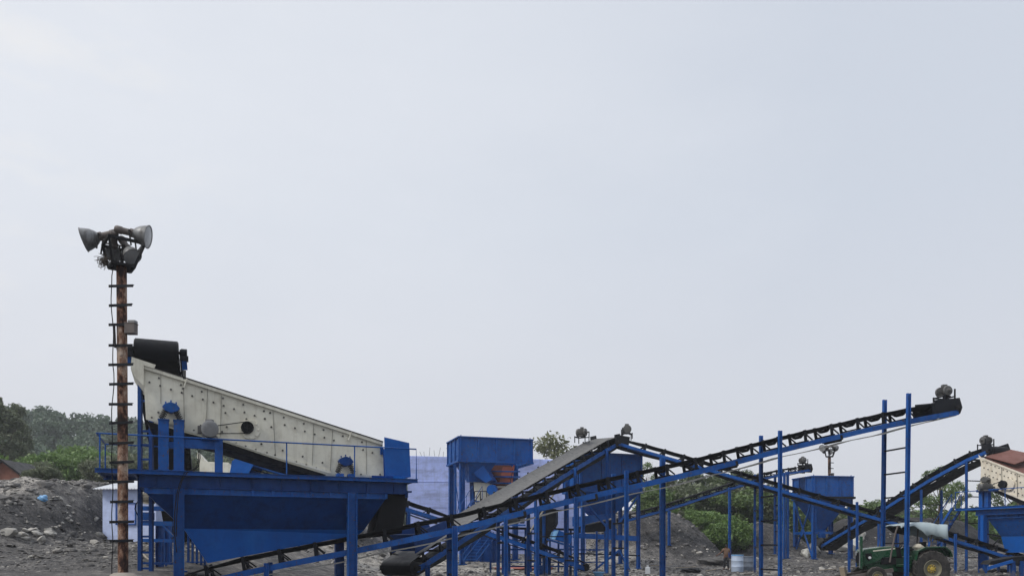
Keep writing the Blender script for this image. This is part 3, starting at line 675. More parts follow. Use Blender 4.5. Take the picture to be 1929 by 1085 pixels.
class Conveyor:
    """pts: belt edge line from tail to head, on the centre line"""
    def __init__(s, label, pts, width=1.0, spacing=1.2, belt='rubber', blue='blue', depth=.52, trough=.20, drum=.26, ret=.72, ret_mat=None, group=None, name='belt_conveyor', rollers=True, idler=True, first=.6, str_h=.2, sag=.02):
        pts = [Vector(p) for p in pts]; s.w_ = width; s.depth = depth
        ln = [0]
        for a, b in zip(pts, pts[1:]): ln.append(ln[-1] + hyp(a, b))
        s.L = ln[-1]
        def pos(t):
            t = max(0, min(s.L, t))
            for i in range(len(pts) - 1):
                if t <= ln[i + 1] + 1e-6: return pts[i].lerp(pts[i + 1], (t - ln[i]) / max(1e-6, ln[i + 1] - ln[i]))
            return pts[-1]
        s.hd = (pts[-1] - pts[0]); s.hd.z = 0; s.hd.normalize()
        s.w = Vector((s.hd.y, -s.hd.x, 0))                       # to the right of the travel
        def fr(t):
            # smoothed so the curve has no kinks
            p = (pos(t - .8) + pos(t + .8) + pos(t) * 2) / 4 if .8 < t < s.L - .8 else pos(t)
            a, b = pos(max(0, t - 1)), pos(min(s.L, t + 1)); d = (b - a).normalized(); n = s.w.cross(d).normalized()
            return p, d, n
        s.fr = fr
        mid = pts[len(pts) // 2]
        root = s.root = thing(name, (mid.x, mid.y, max(-.5, gz(mid.x, mid.y))), label, 'conveyor', group)
        # belt: trough shaped, flattening towards both drums, wrapped round them
        st = [i * spacing / 4 for i in range(int(s.L / (spacing / 4)))] + [s.L]
        mb = MB(); rows = []
        th = .028
        for t in st:
            p, d, n = fr(t); e = min(1, t / 1.6, (s.L - t) / 1.6); e = max(0, e)
            k = ((t - first) / spacing) % 1.0; sg = -sag * math.sin(math.pi * k) * e
            prof = [(-.5, 0), (-.40, -trough * .46), (-.28, -trough), (.28, -trough), (.40, -trough * .46), (.5, 0)]
            o = p + n * sg
            row = [o + s.w * (a * width) + n * (b * e - trough * (1 - e) * .9) for a, b in prof]
            rows.append(row + [q - n * th for q in reversed(row)])
        def wrap(t, sign):
            p, d, n = fr(t); c = p - n * (trough * .9 + drum); out = []
            for i in range(1, 12):
                a = math.pi * i / 11
                o = n * math.cos(a) + d * (sign * math.sin(a))
                row = [c + o * drum + s.w * (x * width) for x in (-.5, -.40, -.28, .28, .40, .5)]
                out.append(row + [q - o * th for q in reversed(row)])
            return c, out
        hc, hw = wrap(s.L, 1); tcn, tw = wrap(0, -1); s.hc = hc; s.tc = tcn
        allrows = list(reversed(tw)) + rows + hw
        k = len(allrows[0]); vs = [q for rw in allrows for q in rw]; fs = []
        for i in range(len(allrows) - 1):
            for j in range(k): q = (j + 1) % k; fs.append((i * k + j, i * k + q, (i + 1) * k + q, (i + 1) * k + j))
        mb.add(vs, fs); mb.build('belt', M[belt], root, smooth=True)
        mb = MB(); rows = []
        for i in range(61):
            t = s.L * i / 60; p, d, n = fr(t)
            e = min(1, i / 7, (60 - i) / 7); o = p - n * ((trough * .9 + drum * 2) * (1 - e) + ret * e) - n * (.05 * abs(math.sin(t * math.pi / 3.2)) * e)
            row = [o - s.w * width * .5, o + s.w * width * .5]; rows.append([row[0], row[1], row[1] - n * .03, row[0] - n * .03])
        vs = [q for rw in rows for q in rw]; fs = []
        for i in range(60):
            for j in range(4): q = (j + 1) % 4; fs.append((i * 4 + j, i * 4 + q, (i + 1) * 4 + q, (i + 1) * 4 + j))
        mb.add(vs, fs); mb.build('return_belt', M[ret_mat or belt], root)
        # drums
        for nm, c in (('head_pulley', hc), ('tail_pulley', tcn)):
            mb = MB(); mb.cyl(c - s.w * (width * .52), c + s.w * (width * .52), drum - .03, 20); mb.cyl(c - s.w * (width * .5 + .28), c + s.w * (width * .5 + .28), .05, 10)
            for q in (-1, 1): mb.box(c + s.w * (q * (width * .5 + .16)), (.16, .16, .2), math.atan2(s.w.y, s.w.x))
            mb.build(nm, M['steel_dark'], root)
        # stringers
        ns = max(6, int(s.L / 1.5))
        for q in (-1, 1):
            mb = MB(); off = width * .5 + .09
            P_ = []
            for i in range(ns + 1):
                p, d, n = fr(s.L * i / ns); P_.append((p - n * depth + s.w * (q * off), n))
            for (a, na), (b, nb) in zip(P_, P_[1:]):
                mb.beam(a, b, .014, str_h, side=s.w, off=(q * .035, 0)); mb.beam(a, b, .07, .014, side=s.w, off=(0, str_h / 2 - .007)); mb.beam(a, b, .07, .014, side=s.w, off=(0, -str_h / 2 + .007))
            mb.build('stringer', M[blue], root)
        for i in range(int(s.L / 2.6)):
            p, d, n = fr(1.2 + i * 2.6); o = p - n * depth; mb = MB(); mb.beam(o - s.w * (width * .5 + .05), o + s.w * (width * .5 + .05), .07, .1, side=d); mb.build('cross_member', M['frame_dark'], root)
        # idlers: one is built, the rest are copies of it
        s.idler0 = None
        if idler:
            t = first; hgt = depth - str_h / 2
            while t < s.L - .5:
                p, d, n = fr(t)
                if s.idler0 is None:
                    c = p - n * (depth - str_h / 2); o = c
                    mb = MB()
                    mb.beam(o - s.w * (width * .5 + .13) + n * .03, o + s.w * (width * .5 + .13) + n * .03, .09, .055, side=d)
                    for q in (-1, 1):
                        e = o + s.w * (q * (width * .5 + .08))
                        mb.slab([e - d * .10, e + d * .02, e + d * .04 + n * (hgt + .02) + s.w * q * .03, e - d * .06 + n * (hgt + .02) + s.w * q * .03], s.w * (-q * .05))
                        mb.beam(e + d * .24 + n * .02, e + d * .02 + n * hgt * .62, .04, .05, side=s.w)
                    org = o.copy()
                    ORG['_tmp'] = org
                    fr0 = Matrix((s.w, d, n)).transposed()
                    me = bpy.data.meshes.new('idler'); inv = fr0.inverted()
                    me.from_pydata([tuple(inv @ (Vector(v) - org)) for v in mb.v], [], mb.f); me.materials.append(M['frame_dark'])
                    s.idler0 = me
                    rm = []
                    for q in ((-1, 0, 1) if rollers else ()):
                        rb = MB()
                        if q == 0: a, b = Vector((-width * .2, 0, hgt - trough - .09)), Vector((width * .2, 0, hgt - trough - .09))
                        else: a, b = Vector((q * width * .24, 0, hgt - trough - .08)), Vector((q * width * .49, 0, hgt - .07))
                        rb.cyl(a, b, .055, 10); x = bpy.data.meshes.new('roller'); x.from_pydata(rb.v, [], rb.f); x.materials.append(M['steel_dark']); rm.append(x)
                io = bpy.data.objects.new('idler', s.idler0); col.objects.link(io); io.parent = root
                m4 = Matrix((s.w, d, n)).transposed().to_4x4(); m4.translation = p - n * (depth - str_h / 2) - ORG[root.name]
                io.matrix_local = m4
                for x in rm:
                    ro = bpy.data.objects.new('roller', x); col.objects.link(ro); ro.parent = io
                t += spacing
    def posts(s, t, zt=None, extra=.0, sec=.16, top=None, rungs=(), mat='blue', sides=(-1, 1), lean=0.0, gap=.16, rs=.06, base=None):
        """a pair of uprights straddling the conveyor at distance t from the tail"""
        p, d, n = s.fr(t); off = s.w_ * .5 + gap + sec * .5; tops = []
        for q in sides:
            b = p + s.w * (q * off); z = (b.z - s.depth - .12 if top is None else top)
            z0 = gz(b.x, b.y) - .3
            mb = MB(); h = Vector((b.x, b.y, 0))
            mb.ibeam(h + Vector((-s.hd.x * lean, -s.hd.y * lean, z0)), h + Vector((0, 0, z)), sec * .85, sec, .016, side=s.w)
            mb.box((h.x, h.y, z0 + .32), (sec * 2.0, sec * 2.0, .03), math.atan2(s.hd.y, s.hd.x))
            mb.build('support_post', M[mat], s.root)
            tops.append(h)
        if len(tops) == 2:
            for z in rungs:
                mb = MB(); mb.beam(tops[0] + Vector((0, 0, z)), tops[1] + Vector((0, 0, z)), rs, rs, side=Vector((0, 0, 1))); mb.build('rung', M['frame_dark'], s.root)
        return tops
    def t_at(s, px, q=0):
        """distance from the tail at which the near side stands under this column of the photograph"""
        best = min((abs((P_.x / P_.y) * F + CX - px), t) for t in [i * .1 for i in range(int(s.L * 10))] for P_ in [s.fr(t)[0] + s.w * (q * (s.w_ * .5 + .2))])
        return best[1]
    def drive(s, t, dz=.55, r=.2, ln=.5, side=0.0, mat='galv_dark', axis=None):
        """motor on a stand over the head"""
        p, d, n = s.fr(t); c = p + s.w * side + Vector((0, 0, dz)); ax = axis or s.w
        mb = MB(); motor_mesh(mb, c, ax, r, ln); m = mb.build('drive_motor', M[mat], s.root)
        mb = MB(); h = s.hd
        for a in (-1, 1):
            for b in (-1, 1):
                q = c + h * (a * r * 1.1) + s.w * (b * ln * .55); mb.beam(q + Vector((0, 0, -dz + .02)), q + Vector((0, 0, -r * .9 + (r * 1.2 if a > 0 else 0))), .05, .05)
            mb.beam(c + h * (a * r * 1.1) - s.w * ln * .6 - Vector((0, 0, r * 1.12)), c + h * (a * r * 1.1) + s.w * ln * .6 - Vector((0, 0, r * 1.12)), .05, .05)
        mb.beam(c - s.w * ln * .55 + h * r * 1.1 - Vector((0, 0, r * 1.12)), c - s.w * ln * .55 - h * r * 1.1 - Vector((0, 0, r * 1.12)), .05, .05)
        mb.build('motor_stand', M['frame_dark'], m)
    def head_plates(s, ln=.9, mat='frame_dark', up=.12, low=.62):
        p, d, n = s.fr(s.L)
        for q in (-1, 1):
            b = p + s.w * (q * (s.w_ * .5 + .06)) + d * .2
            mb = MB(); mb.slab([b + n * up * .3, b - d * ln + n * up, b - d * (ln + .1) - n * low * .85, b - d * .1 - n * low, b + d * .06 - n * low * .6], s.w * (q * .03)); mb.build('head_plate', M[mat], s.root)

def edge(frame, pix, half, lift=0):
    """belt edge read off the photograph on the machine's near side, moved in to its centre line"""
    out = []
    for px, py in pix:
        a, z = frame.S(px, py, 0); out.append(frame.W(a, half, z + lift))
    return out
def line_frame(a, b): return Frame(a[0], a[1], math.atan2(b[1] - a[1], b[0] - a[0]))

# main stacking conveyor: from under the left screen to the two right masts
f1 = line_frame((-10.48, 25.5), (19.0, 31.9))
pix = [(352, 1073), (480, 1043), (675, 1006), (880, 963), (960, 942), (1120, 904), (1250, 876), (1320, 860), (1470, 821), (1630, 784), (1691, 771), (1800, 752)]
c1 = Conveyor('longest black belt conveyor on blue channel frame rising to the tall twin masts at right', edge(f1, pix, .55), .95, 1.2, ret_mat='belt_pale', ret=.78, depth=.55, trough=.13, sag=.015)
def zpx(c, px, py, q):  # height of a pixel row on one side of the conveyor
    p = c.fr(c.t_at(px, q))[0] + c.w * (q * (c.w_ * .5 + .2)); return EYE + (HY - py) / F * p.y
def trestle(c, px, ytop, yr=(), q=1, sec=.17, both=True, back_top=None, **k):
    t = c.t_at(px, q); sd = (-1, 1) if both else (q,)
    return c.posts(t, top=zpx(c, px, ytop, q), rungs=[zpx(c, px, y, q) for y in yr], sides=sd, sec=sec, **k)
trestle(c1, 1709, 741, (842, 888, 934, 979, 1023, 1068), sec=.145, lean=.12)
trestle(c1, 1468, 811, (932, 979, 1026, 1073), sec=.13)
trestle(c1, 1247, 862, (), q=-1, sec=.19, both=False)
trestle(c1, 1179, 886, (984, 1032), sec=.135)
trestle(c1, 1085, 935, (1004, 1056), sec=.10)
trestle(c1, 1013, 955, (1004, 1056), sec=.12)
trestle(c1, 954, 975, (1022,), sec=.12)
trestle(c1, 858, 990, (1036, 1083), sec=.19)
trestle(c1, 500, 1060, (), sec=.16)
c1.head_plates(1.2); c1.drive(c1.L - .26, .42, .22, .56, side=.22)
for px in (980, 1118, 1385, 1580):     # return rollers hanging under the frame
    t = c1.t_at(px, 1); p, d, n = c1.fr(t); o = p - n * .70
    mb = MB(); mb.cyl(o - c1.w * .52, o + c1.w * .52, .06, 12)
    for q in (-1, 1): mb.beam(o + c1.w * (q * .6), o + c1.w * (q * .6) + n * .2, .1, .03, side=d)
    mb.build('return_roller', M['steel_dark'], c1.root)

# steep conveyor with the pale dusty belt
f2 = line_frame((-3.73, 29.0), (6.2, 45.5))
pix = [(776, 1050), (874, 990), (960, 937), (1060, 877), (1143, 829), (1163, 819)]
c2 = Conveyor('steep conveyor with wide pale dusty belt climbing to the middle blue hopper', edge(f2, pix, .7), 1.4, 1.15, belt='belt_dusty', ret_mat='rubber', depth=.5, trough=.14, drum=.3, ret=.8, sag=.008)
c2.head_plates(.8); c2.drive(c2.L - 1.9, .62, .24, .6, side=-.75)
for px, yt in ((805, 1064), (1083, 880), (1143, 845)): trestle(c2, px, yt, (), sec=.15)
trestle(c2, 1068, 905, (960, 1010, 1050), sec=.13)
# loading skirt and tail guard of the pale conveyor
p, d, n = c2.fr(1.7)
mb = MB(); w_ = c2.w
for q in (-1, 1):
    b = p + w_ * (q * .55); mb.slab([b - d * 1.3 + n * .02, b + d * 1.4 + n * .02, b + d * 1.2 + n * .55, b - d * 1.2 + n * .75], w_ * (q * .03))
mb.slab([p - d * 1.25 - w_ * .55 + n * .1, p - d * 1.25 + w_ * .55 + n * .1, p - d * 1.2 + w_ * .55 + n * .75, p - d * 1.2 - w_ * .55 + n * .75], d * .03)
mb.build('loading_skirt', M['blue_dark'], c2.root)

# long conveyor falling to the right from the middle hopper
f3 = line_frame((6.6, 45.0), (29.1, 43.8))
pix = [(1972, 1056), (1929, 1043), (1791, 1000), (1622, 953), (1509, 920), (1384, 884), (1306, 861), (1182, 826), (1170, 822)]
c3 = Conveyor('long thin black conveyor sloping down from the middle hopper to the right screen', edge(f3, pix, .4), .75, 1.15, depth=.46, trough=.11, ret=.545, str_h=.17)
c3.head_plates(.7); c3.drive(c3.L - .4, .6, .26, .62, side=.1)
for px, yt, yr in ((1431, 890, (960, 1030)), (1613, 945, (1010,)), (1706, 985, ()), (1800, 1005, (1060,)), (1905, 1045, ())): trestle(c3, px, yt, yr, q=-1, sec=.12)

# background conveyor to the right hopper
f6 = line_frame((8.3, 54.5), (22.9, 59.0))
pix = [(1172, 971), (1255, 949), (1384, 907), (1438, 890), (1490, 880), (1524, 875)]
c6 = Conveyor('distant thin conveyor with small head motor feeding the right blue hopper', edge(f6, pix, .35), .65, 1.1, depth=.42, trough=.10, ret=.50, drum=.2, str_h=.15)
c6.head_plates(.6); c6.drive(c6.L - .3, .42, .22, .5)
for px, yt, yr in ((1261, 962, ()), (1374, 918, ()), (1476, 890, (950, 1000)), (1484, 888, ())): trestle(c6, px, yt, yr, q=1, sec=.16, both=px == 1476)

# black conveyor rising towards the viewer to the right screen
f5 = line_frame((23.7, 59), (27.85, 45.6))
pix = [(1545, 1019), (1570, 1003), (1656, 953), (1743, 896), (1826, 850), (1862, 836)]
c5 = Conveyor('wide black conveyor climbing from below the right hopper up to the right screen', edge(f5, pix, .6), 1.2, 1.15, depth=.46, trough=.16, ret=.60, drum=.3)
c5.head_plates(.6, up=.05); c5.drive(c5.L - 1.0, .6, .24, .6, side=-.3)
for px, yt, yr in ((1821, 868, (905, 935, 962, 985, 1020, 1050)), (1735, 922, (950, 985)), (1656, 985, ())): trestle(c5, px, yt, yr, q=1, sec=.12)

# small conveyor in the middle and the one behind the chute of the left screen
f4 = line_frame((-2.2, 40.6), (4.0, 40.0))
c4 = Conveyor('short low conveyor sloping down to the right among the middle posts', edge(f4, [(1108, 1057), (1040, 1030), (980, 1009), (905, 984)], .4), .8, 1.0, depth=.42, trough=.14, ret=.56, drum=.2)
for px, yt in ((960, 1025), (1032, 1048)): trestle(c4, px, yt, (), q=1, sec=.12)
f8 = line_frame((-13.4, 40.5), (-3.3, 42.5))
c8 = Conveyor('black conveyor showing between the left screen and the lilac wall', edge(f8, [(868, 975), (841, 966), (766, 942), (600, 894), (466, 854)], .45), .9, 1.2, depth=.46, trough=.16, ret=.64)
c8.posts(9, rungs=()); c8.posts(3, rungs=())
p, d, n = c8.fr(c8.L)
mb = MB(); a = p + c8.w * .0
for dy in (0, 1.6): mb.slab([P(x, y, 39.7) + Vector((0, dy, 0)) for x, y in ((431, 900), (437, 868), (456, 854), (477, 861), (480, 871), (463, 900))], (0, .03, 0))
for (xa, ya), (xb, yb) in (((431, 900), (437, 868)), ((437, 868), (456, 854)), ((456, 854), (477, 861))): a = P(xa, ya, 39.7) + Vector((0, .03, 0)); b = P(xb, yb, 39.7) + Vector((0, .03, 0)); mb.hexa([a, b, b + Vector((0, 1.57, 0)), a + Vector((0, 1.57, 0))], [a - Vector((0, 0, .03)), b - Vector((0, 0, .03)), b + Vector((0, 1.57, -.03)), a + Vector((0, 1.57, -.03))])
mb.build('head_hood', M['blue_bright'], c8.root)
# crushed stone riding on that belt
mb = MB(); rows = []
rg2 = np.random.RandomState(2)
for i in range(30):
    t = c8.L - 6.5 + i * .2; q, dd, nn = c8.fr(t); e = math.sin(math.pi * min(1, max(0, i / 29)))
    rows.append([q + c8.w * x + nn * ((.34 - .75 * x * x) * e * (1 + rg2.uniform(-.2, .2)) - .1) for x in (-.4, -.2, 0, .2, .4)])
vs = [x for rw in rows for x in rw]; fs = [(i * 5 + j, i * 5 + j + 1, i * 5 + j + 6, i * 5 + j + 5) for i in range(29) for j in range(4)]
mb.add(vs, fs); o = mb.build('crushed_stone', M['gravel']); tag(o, 'dark crushed stone heaped on the conveyor below the left screen', 'crushed stone', kind='stuff')

# feed conveyor of the left screen, seen from its head
c7 = Conveyor('black feed conveyor whose head drum stands above the left cream screen', [P(345, 1001, 39.5), P(322, 831, 32), P(296, 637, 25.2)], 1.25, 1.1, depth=.46, ret=.8, drum=.36, trough=.14, blue='frame_dark')
for q in (-1, 1):
    b = c7.hc + c7.w * (q * .82)
    mb = MB(); mb.cyl(b - c7.w * .09, b + c7.w * .09, .14, 14); mb.box(b - Vector((0, 0, .18)), (.26, .3, .14), R(22)); mb.build('bearing_block', M['frame_dark'], c7.root)
    mb = MB(); mb.beam(b + Vector((0, 0, -.2)), b + Vector((-.02, .12, -.52)), .16, .05, side=c7.w); mb.build('bearing_bracket', M['blue'], c7.root)
mb = MB(); b = c7.hc + c7.w * .95; mb.cyl(b, b + c7.w * .22, .07, 10); mb.build('shaft_end', M['steel_dark'], c7.root)
for px, py in ((264, 702), (285, 790)):
    p = P(px, py, 25.6); mb = MB(); mb.channel((p.x, p.y, gz(p.x, p.y) - .3), p, .12, .12); mb.build('support_post', M['blue_dark'], c7.root)
for y in (755, 812, 838, 865, 982, 1010, 1040, 1070):
    a = P(264, y, 25.6); b = P(285 if y > 790 else 274, y, 25.6); mb = MB(); mb.beam(a, b, .06, .07); mb.build('rung', M['blue_dark'], c7.root)
# ------------------------------------------------------------------ floodlight mast
def Q(px, py, Y=20.0): return P(px, py, Y)
base = ground_hit(232, 1079); MY = 20.0
mast = thing('floodlight_mast', (Q(232, 1079).x, MY, gz(Q(232, 1079).x, MY)), 'tall rusty floodlight mast with rungs standing left of the cream screen', 'floodlight mast')
mb = MB(); mb.tube([Q(232, 1079) - Vector((0, 0, .5)), Q(231, 800), Q(229, 500)], .125, 18); mb.build('pole', M['rust'], mast, smooth=True)
mb = MB(); z = Q(232, 1079).z; b = Q(232, 1079)
mb.lathe(b - Vector((0, 0, 1.0)), (0, 0, 1), [(0, .75), (.55, .62), (.85, .42), (1.0, .26), (1.02, .12)], 12); mb.build('concrete_footing', M['concrete'], mast, smooth=True)
for y in (543, 579, 614, 653, 689, 725, 763, 798, 836, 872, 908, 945, 983, 1018):
    xx = 229 + (y - 500) * 3 / 579
    mb = MB(); a, c = Q(xx - 19.5 + rr.uniform(-1, 1), y + rr.uniform(-.5, 1)), Q(xx + 25 + rr.uniform(-1, 2), y - 1 + rr.uniform(-1, 1))
    mb.beam(a, c, .012, .07, side=Vector((0, 1, 0)), off=(-.14, 0)); mb.beam(a, c, .06, .012, side=Vector((0, 1, 0)), off=(-.11, .03))
    mb.build('rung', M['frame_dark'], mast)
# square head frame, wider at the top
c0 = Q(229, 503); ct = Q(233, 461)
ca, sa = math.cos(R(38)), math.sin(R(38))
def corner(c, h, i): s = ((-1, -1), (1, -1), (1, 1), (-1, 1))[i]; return c + Vector(((s[0] * ca - s[1] * sa) * h, (s[0] * sa + s[1] * ca) * h, 0))
mb = MB()
for i in range(4):
    j = (i + 1) % 4
    mb.beam(corner(ct, .42, i), corner(ct, .42, j), .06, .07); mb.beam(corner(c0, .26, i), corner(c0, .26, j), .06, .07)
    mb.beam(corner(c0, .26, i), corner(ct, .42, i), .05, .05)
mb.slab([corner(c0, .26, i) for i in range(4)], (0, 0, .02))
mb.beam(c0, ct, .06, .06)
mb.build('head_frame', M['steel_dark'], mast)
def floodlight(parent, c, ax, r=.30, s=1.0, mat='lamp_grey'):
    ax = Vector(ax).normalized(); c = Vector(c)
    mb = MB(); pr = [(-.02, .09), (0, .11), (.06, .17), (.16, .235), (.28, .275), (.36, .295), (.37, .31), (.385, .31), (.385, .285), (.36, .28), (.16, .22), (.02, .10)]
    mb.lathe(c, ax, [(a * r / .3, b * r / .3) for a, b in pr], 26); f = mb.build('floodlight', M[mat], parent, smooth=True)
    mb = MB(); mb.lathe(c, ax, [(.372 * r / .3, .283 * r / .3), (.385 * r / .3, .2 * r / .3), (.392 * r / .3, .001)], 26); mb.build('lens', M['glass'], f, smooth=True)
    mb = MB(); mb.lathe(c, ax, [(-.46, .001), (-.46, .08), (-.42, .10), (-.30, .10), (-.28, .085), (-.1, .085), (-.08, .11), (0, .11), (.0, .02)], 16)
    d, a, b = mb.axes(Vector((0, 0, 0)), ax)
    mb.beam(c - a * .2 - ax * .05, c + a * .2 - ax * .05, .05, .03); mb.build('lamp_housing', M['lamp_brown'], f, smooth=True)
    mb = MB(); up = Vector((0, 0, -1))
    for q in (-1, 1): mb = MB(); mb.beam(c + a * .22 * q - ax * .05, c + a * .2 * q + up * .38, .03, .03); mb.build('bracket', M['steel_dark'], f)
floodlight(mast, Q(186, 446, 20.0), (-1, -.25, -.34), .295)
floodlight(mast, Q(252, 440, 19.9), (1, .15, -.2), .285)
floodlight(mast, Q(214, 464, 20.2), (-.45, .75, -.6), .23)
floodlight(mast, Q(241, 470, 20.1), (.55, -.3, -.75), .23)
mb = MB(); rg3 = random.Random(4)
for i in range(150):
    a = Q(196, 492) + Vector((rg3.gauss(0, .07), rg3.gauss(0, .07), rg3.gauss(-.02, .07))); d = Vector((rg3.gauss(-.25, 1), rg3.gauss(0, 1), rg3.gauss(-.1, .6))).normalized() * rg3.uniform(.06, .22)
    mb.tube([a - d * .5, a + Vector((0, 0, .01)), a + d * .5], .006, 4)
o = mb.build('bird_nest', M['bark'], None, loc=Q(196, 492)); tag(o, 'ragged bunch of twigs lodged in the head frame of the near floodlight mast', 'bird nest')
mb = MB(); mb.box(Q(247, 620, 19.95), (.26, .2, .26)); mb.box(Q(247, 610, 19.95), (.28, .22, .03)); mb.build('junction_box', M['lamp_brown'], mast, bevel=.01)
mb = MB(); mb.box(Q(250, 607, 19.93), (.2, .16, .09)); mb.build('box_lid', M['lamp_grey'], mast, bevel=.02)
mb = MB(); mb.beam(Q(215, 612, 19.85), Q(217, 655, 19.85), .04, .04); mb.build('cable_bracket', M['steel_dark'], mast)
pts = [Q(214, 500, 19.85)]
for i, y in enumerate(range(520, 1085, 14)):
    pts.append(Q(211.5 + 2.0 * math.sin(y * .021) + 1.2 * math.sin(y * .063) - (3 if y > 880 else 0) * math.sin((y - 880) / 60) + (y > 700) * 1.0, y, 19.84))
mb = MB(); mb.tube(pts, .013, 6); mb.build('cable', M['rubber'], mast, smooth=True)
# the same kind of mast far behind the right hopper
bx = P(1563, 1000, 66); m2 = copy_tree(mast, (bx.x, 66, gz(bx.x, 66)), R(25), (EYE + (HY - 838) / F * 66 - gz(bx.x, 66)) / (Q(229, 430).z - ORG[mast.name].z), 'distant floodlight mast standing behind the right blue hopper')

# ------------------------------------------------------------------ left screen: platform, hopper, vibrating screen
fs = Frame(-12.53, 23.1, R(23))
S_ = lambda px, py, v: fs.W(*(lambda a, z: (a, v, z))(*fs.S(px, py, v)))
ZD = 3.93
plat = thing('screening_platform', fs.W(5, 1.4, gz(fs.W(5, 1.4, 0).x, fs.W(5, 1.4, 0).y)), 'big blue steel platform with long hopper carrying the left cream screen', 'platform')
LD = 10.03
mb = MB(); mb.slab([fs.W(0, 0, ZD), fs.W(LD, 0, ZD), fs.W(LD, 2.85, ZD), fs.W(0, 2.85, ZD)], (0, 0, -.012))
for a, b in ((fs.W(0, .03, ZD - .07), fs.W(LD, .03, ZD - .07)), (fs.W(0, 2.82, ZD - .07), fs.W(LD, 2.82, ZD - .07))): mb.channel(a, b, .06, .13, .01, side=fs.v)
for k in range(11): mb.beam(fs.W(.05 + k * .99, .06, ZD - .06), fs.W(.05 + k * .99, 2.79, ZD - .06), .06, .09)
mb.build('deck', M['blue'], plat)
s0 = fs.S(262, 900, .3)[0]; s1 = fs.S(766, 915, .3)[0]
for v in (.3, 2.55):
    mb = MB(); mb.ibeam(fs.W(s0, v, ZD - .335), fs.W(s1, v, ZD - .335), .16, .38, .018, side=fs.v)
    for k in range(9): q = s0 + (s1 - s0) * (k + .5) / 9; mb.beam(fs.W(q, v, ZD - .5), fs.W(q, v, ZD - .17), .14, .012, side=fs.v)
    mb.build('girder', M['blue_dark'] if v < 1 else M['blue'], plat)  # front girder takes the darker blue, the back one the plain blue
for q in (s0 + .08, (s0 + s1) / 2, s1 - .08):
    mb = MB(); mb.ibeam(fs.W(q, .38, ZD - .34), fs.W(q, 2.47, ZD - .34), .14, .34, .016, side=fs.u); mb.build('cross_beam', M['blue'], plat)
# legs
for px in (337, 664):
    q = fs.S(px, 1000, .16)[0]
    for v in (.25, 2.6):
        p = fs.W(q, v, 0); mb = MB(); mb.ibeam((p.x, p.y, gz(p.x, p.y) - .4), (p.x, p.y, ZD - .53), .30, .31, .022, side=fs.v)
        mb.box((p.x, p.y, gz(p.x, p.y) + .02), (.5, .5, .04), R(23)); mb.build('leg', M['blue'], plat)
# hopper
def ringpts(fr, sl, sr, v0, v1, zl, zr=None):
    zr = zl if zr is None else zr
    return [fr.W(sl, v0, zl), fr.W(sr, v0, zr), fr.W(sr, v1, zr), fr.W(sl, v1, zl)]
zt_ = ZD - .53; zp = fs.S(500, 934, .5)[1]; zm = fs.S(500, 996, 1.1)[1]
sl0, sr0 = fs.S(276, 934, .5)[0], fs.S(724, 934, .5)[0]
sl1, sr1 = fs.S(346, 996, 1.1)[0], fs.S(686, 1003, 1.1)[0]
sl2, sr2 = fs.S(391, 1058, 1.22)[0], sr1 - .15
zb_l, zb_r = fs.S(391, 1060, 1.22)[1], fs.S(680, 1006, 1.22)[1]
def shell(mb, rings):
    vs = [p for r_ in rings for p in r_]; k = len(rings[0]); f = []
    for i in range(len(rings) - 1):
        for j in range(k): q = (j + 1) % k; f.append((i * k + j, i * k + q, (i + 1) * k + q, (i + 1) * k + j))
    mb.add(vs, f)
mb = MB(); shell(mb, [ringpts(fs, sl0, sr0, .30, 2.35, zt_), ringpts(fs, sl0, sr0, .30, 2.35, zp)])
k = 12
for i in range(k + 1):
    q = sl0 + (sr0 - sl0) * i / k; mb.beam(fs.W(q, .27, zp), fs.W(q, .27, zt_), .10, .05, side=fs.u)
mb.beam(fs.W(sl0, .265, zp), fs.W(sr0, .265, zp), .06, .05, side=fs.v)
hp_ = mb.build('hopper_rim', M['blue'], plat)
mb = MB(); shell(mb, [ringpts(fs, sl0, sr0, .30, 2.35, zp - .002), ringpts(fs, sl1, sr1, 1.1, 1.95, zm)]); mb.build('hopper', M['blue_dark'], plat)  # upper hopper takes a darker blue than the spout below it
mb = MB(); shell(mb, [ringpts(fs, sl1, sr1, 1.1, 1.95, zm - .004), ringpts(fs, sl2, sr2, 1.20, 1.8, zb_l, zb_r)]); mb.build('hopper_spout', M['blue_bright'], plat)
# hand rails
zr_ = ZD + 1.05
def rail(pts, par, mat='blue', r=.024): mb = MB(); mb.tube(pts, r, 8); return mb.build('handrail', M[mat], par, smooth=True)
rail([fs.W(0.05, .05, zr_), fs.W(LD - .05, .05, zr_), fs.W(LD - .05, .05, ZD)], plat)
rail([fs.W(.05, .05, zr_), fs.W(.05, 2.8, zr_), fs.W(2.2, 2.8, zr_)], plat)
for px in (188, 540, 668):
    q = fs.S(px, 860, .05)[0]; mb = MB(); mb.cyl(fs.W(q, .05, ZD), fs.W(q, .05, zr_), .022, 8); mb.build('rail_post', M['blue'], plat)
for v in (1.0, 2.8): mb = MB(); mb.cyl(fs.W(.05, v, ZD), fs.W(.05, v, zr_), .022, 8); mb.build('rail_post', M['blue'], plat)
for q in (1.1, 2.2): mb = MB(); mb.cyl(fs.W(q, 2.8, ZD), fs.W(q, 2.8, zr_), .022, 8); mb.build('rail_post', M['blue'], plat)
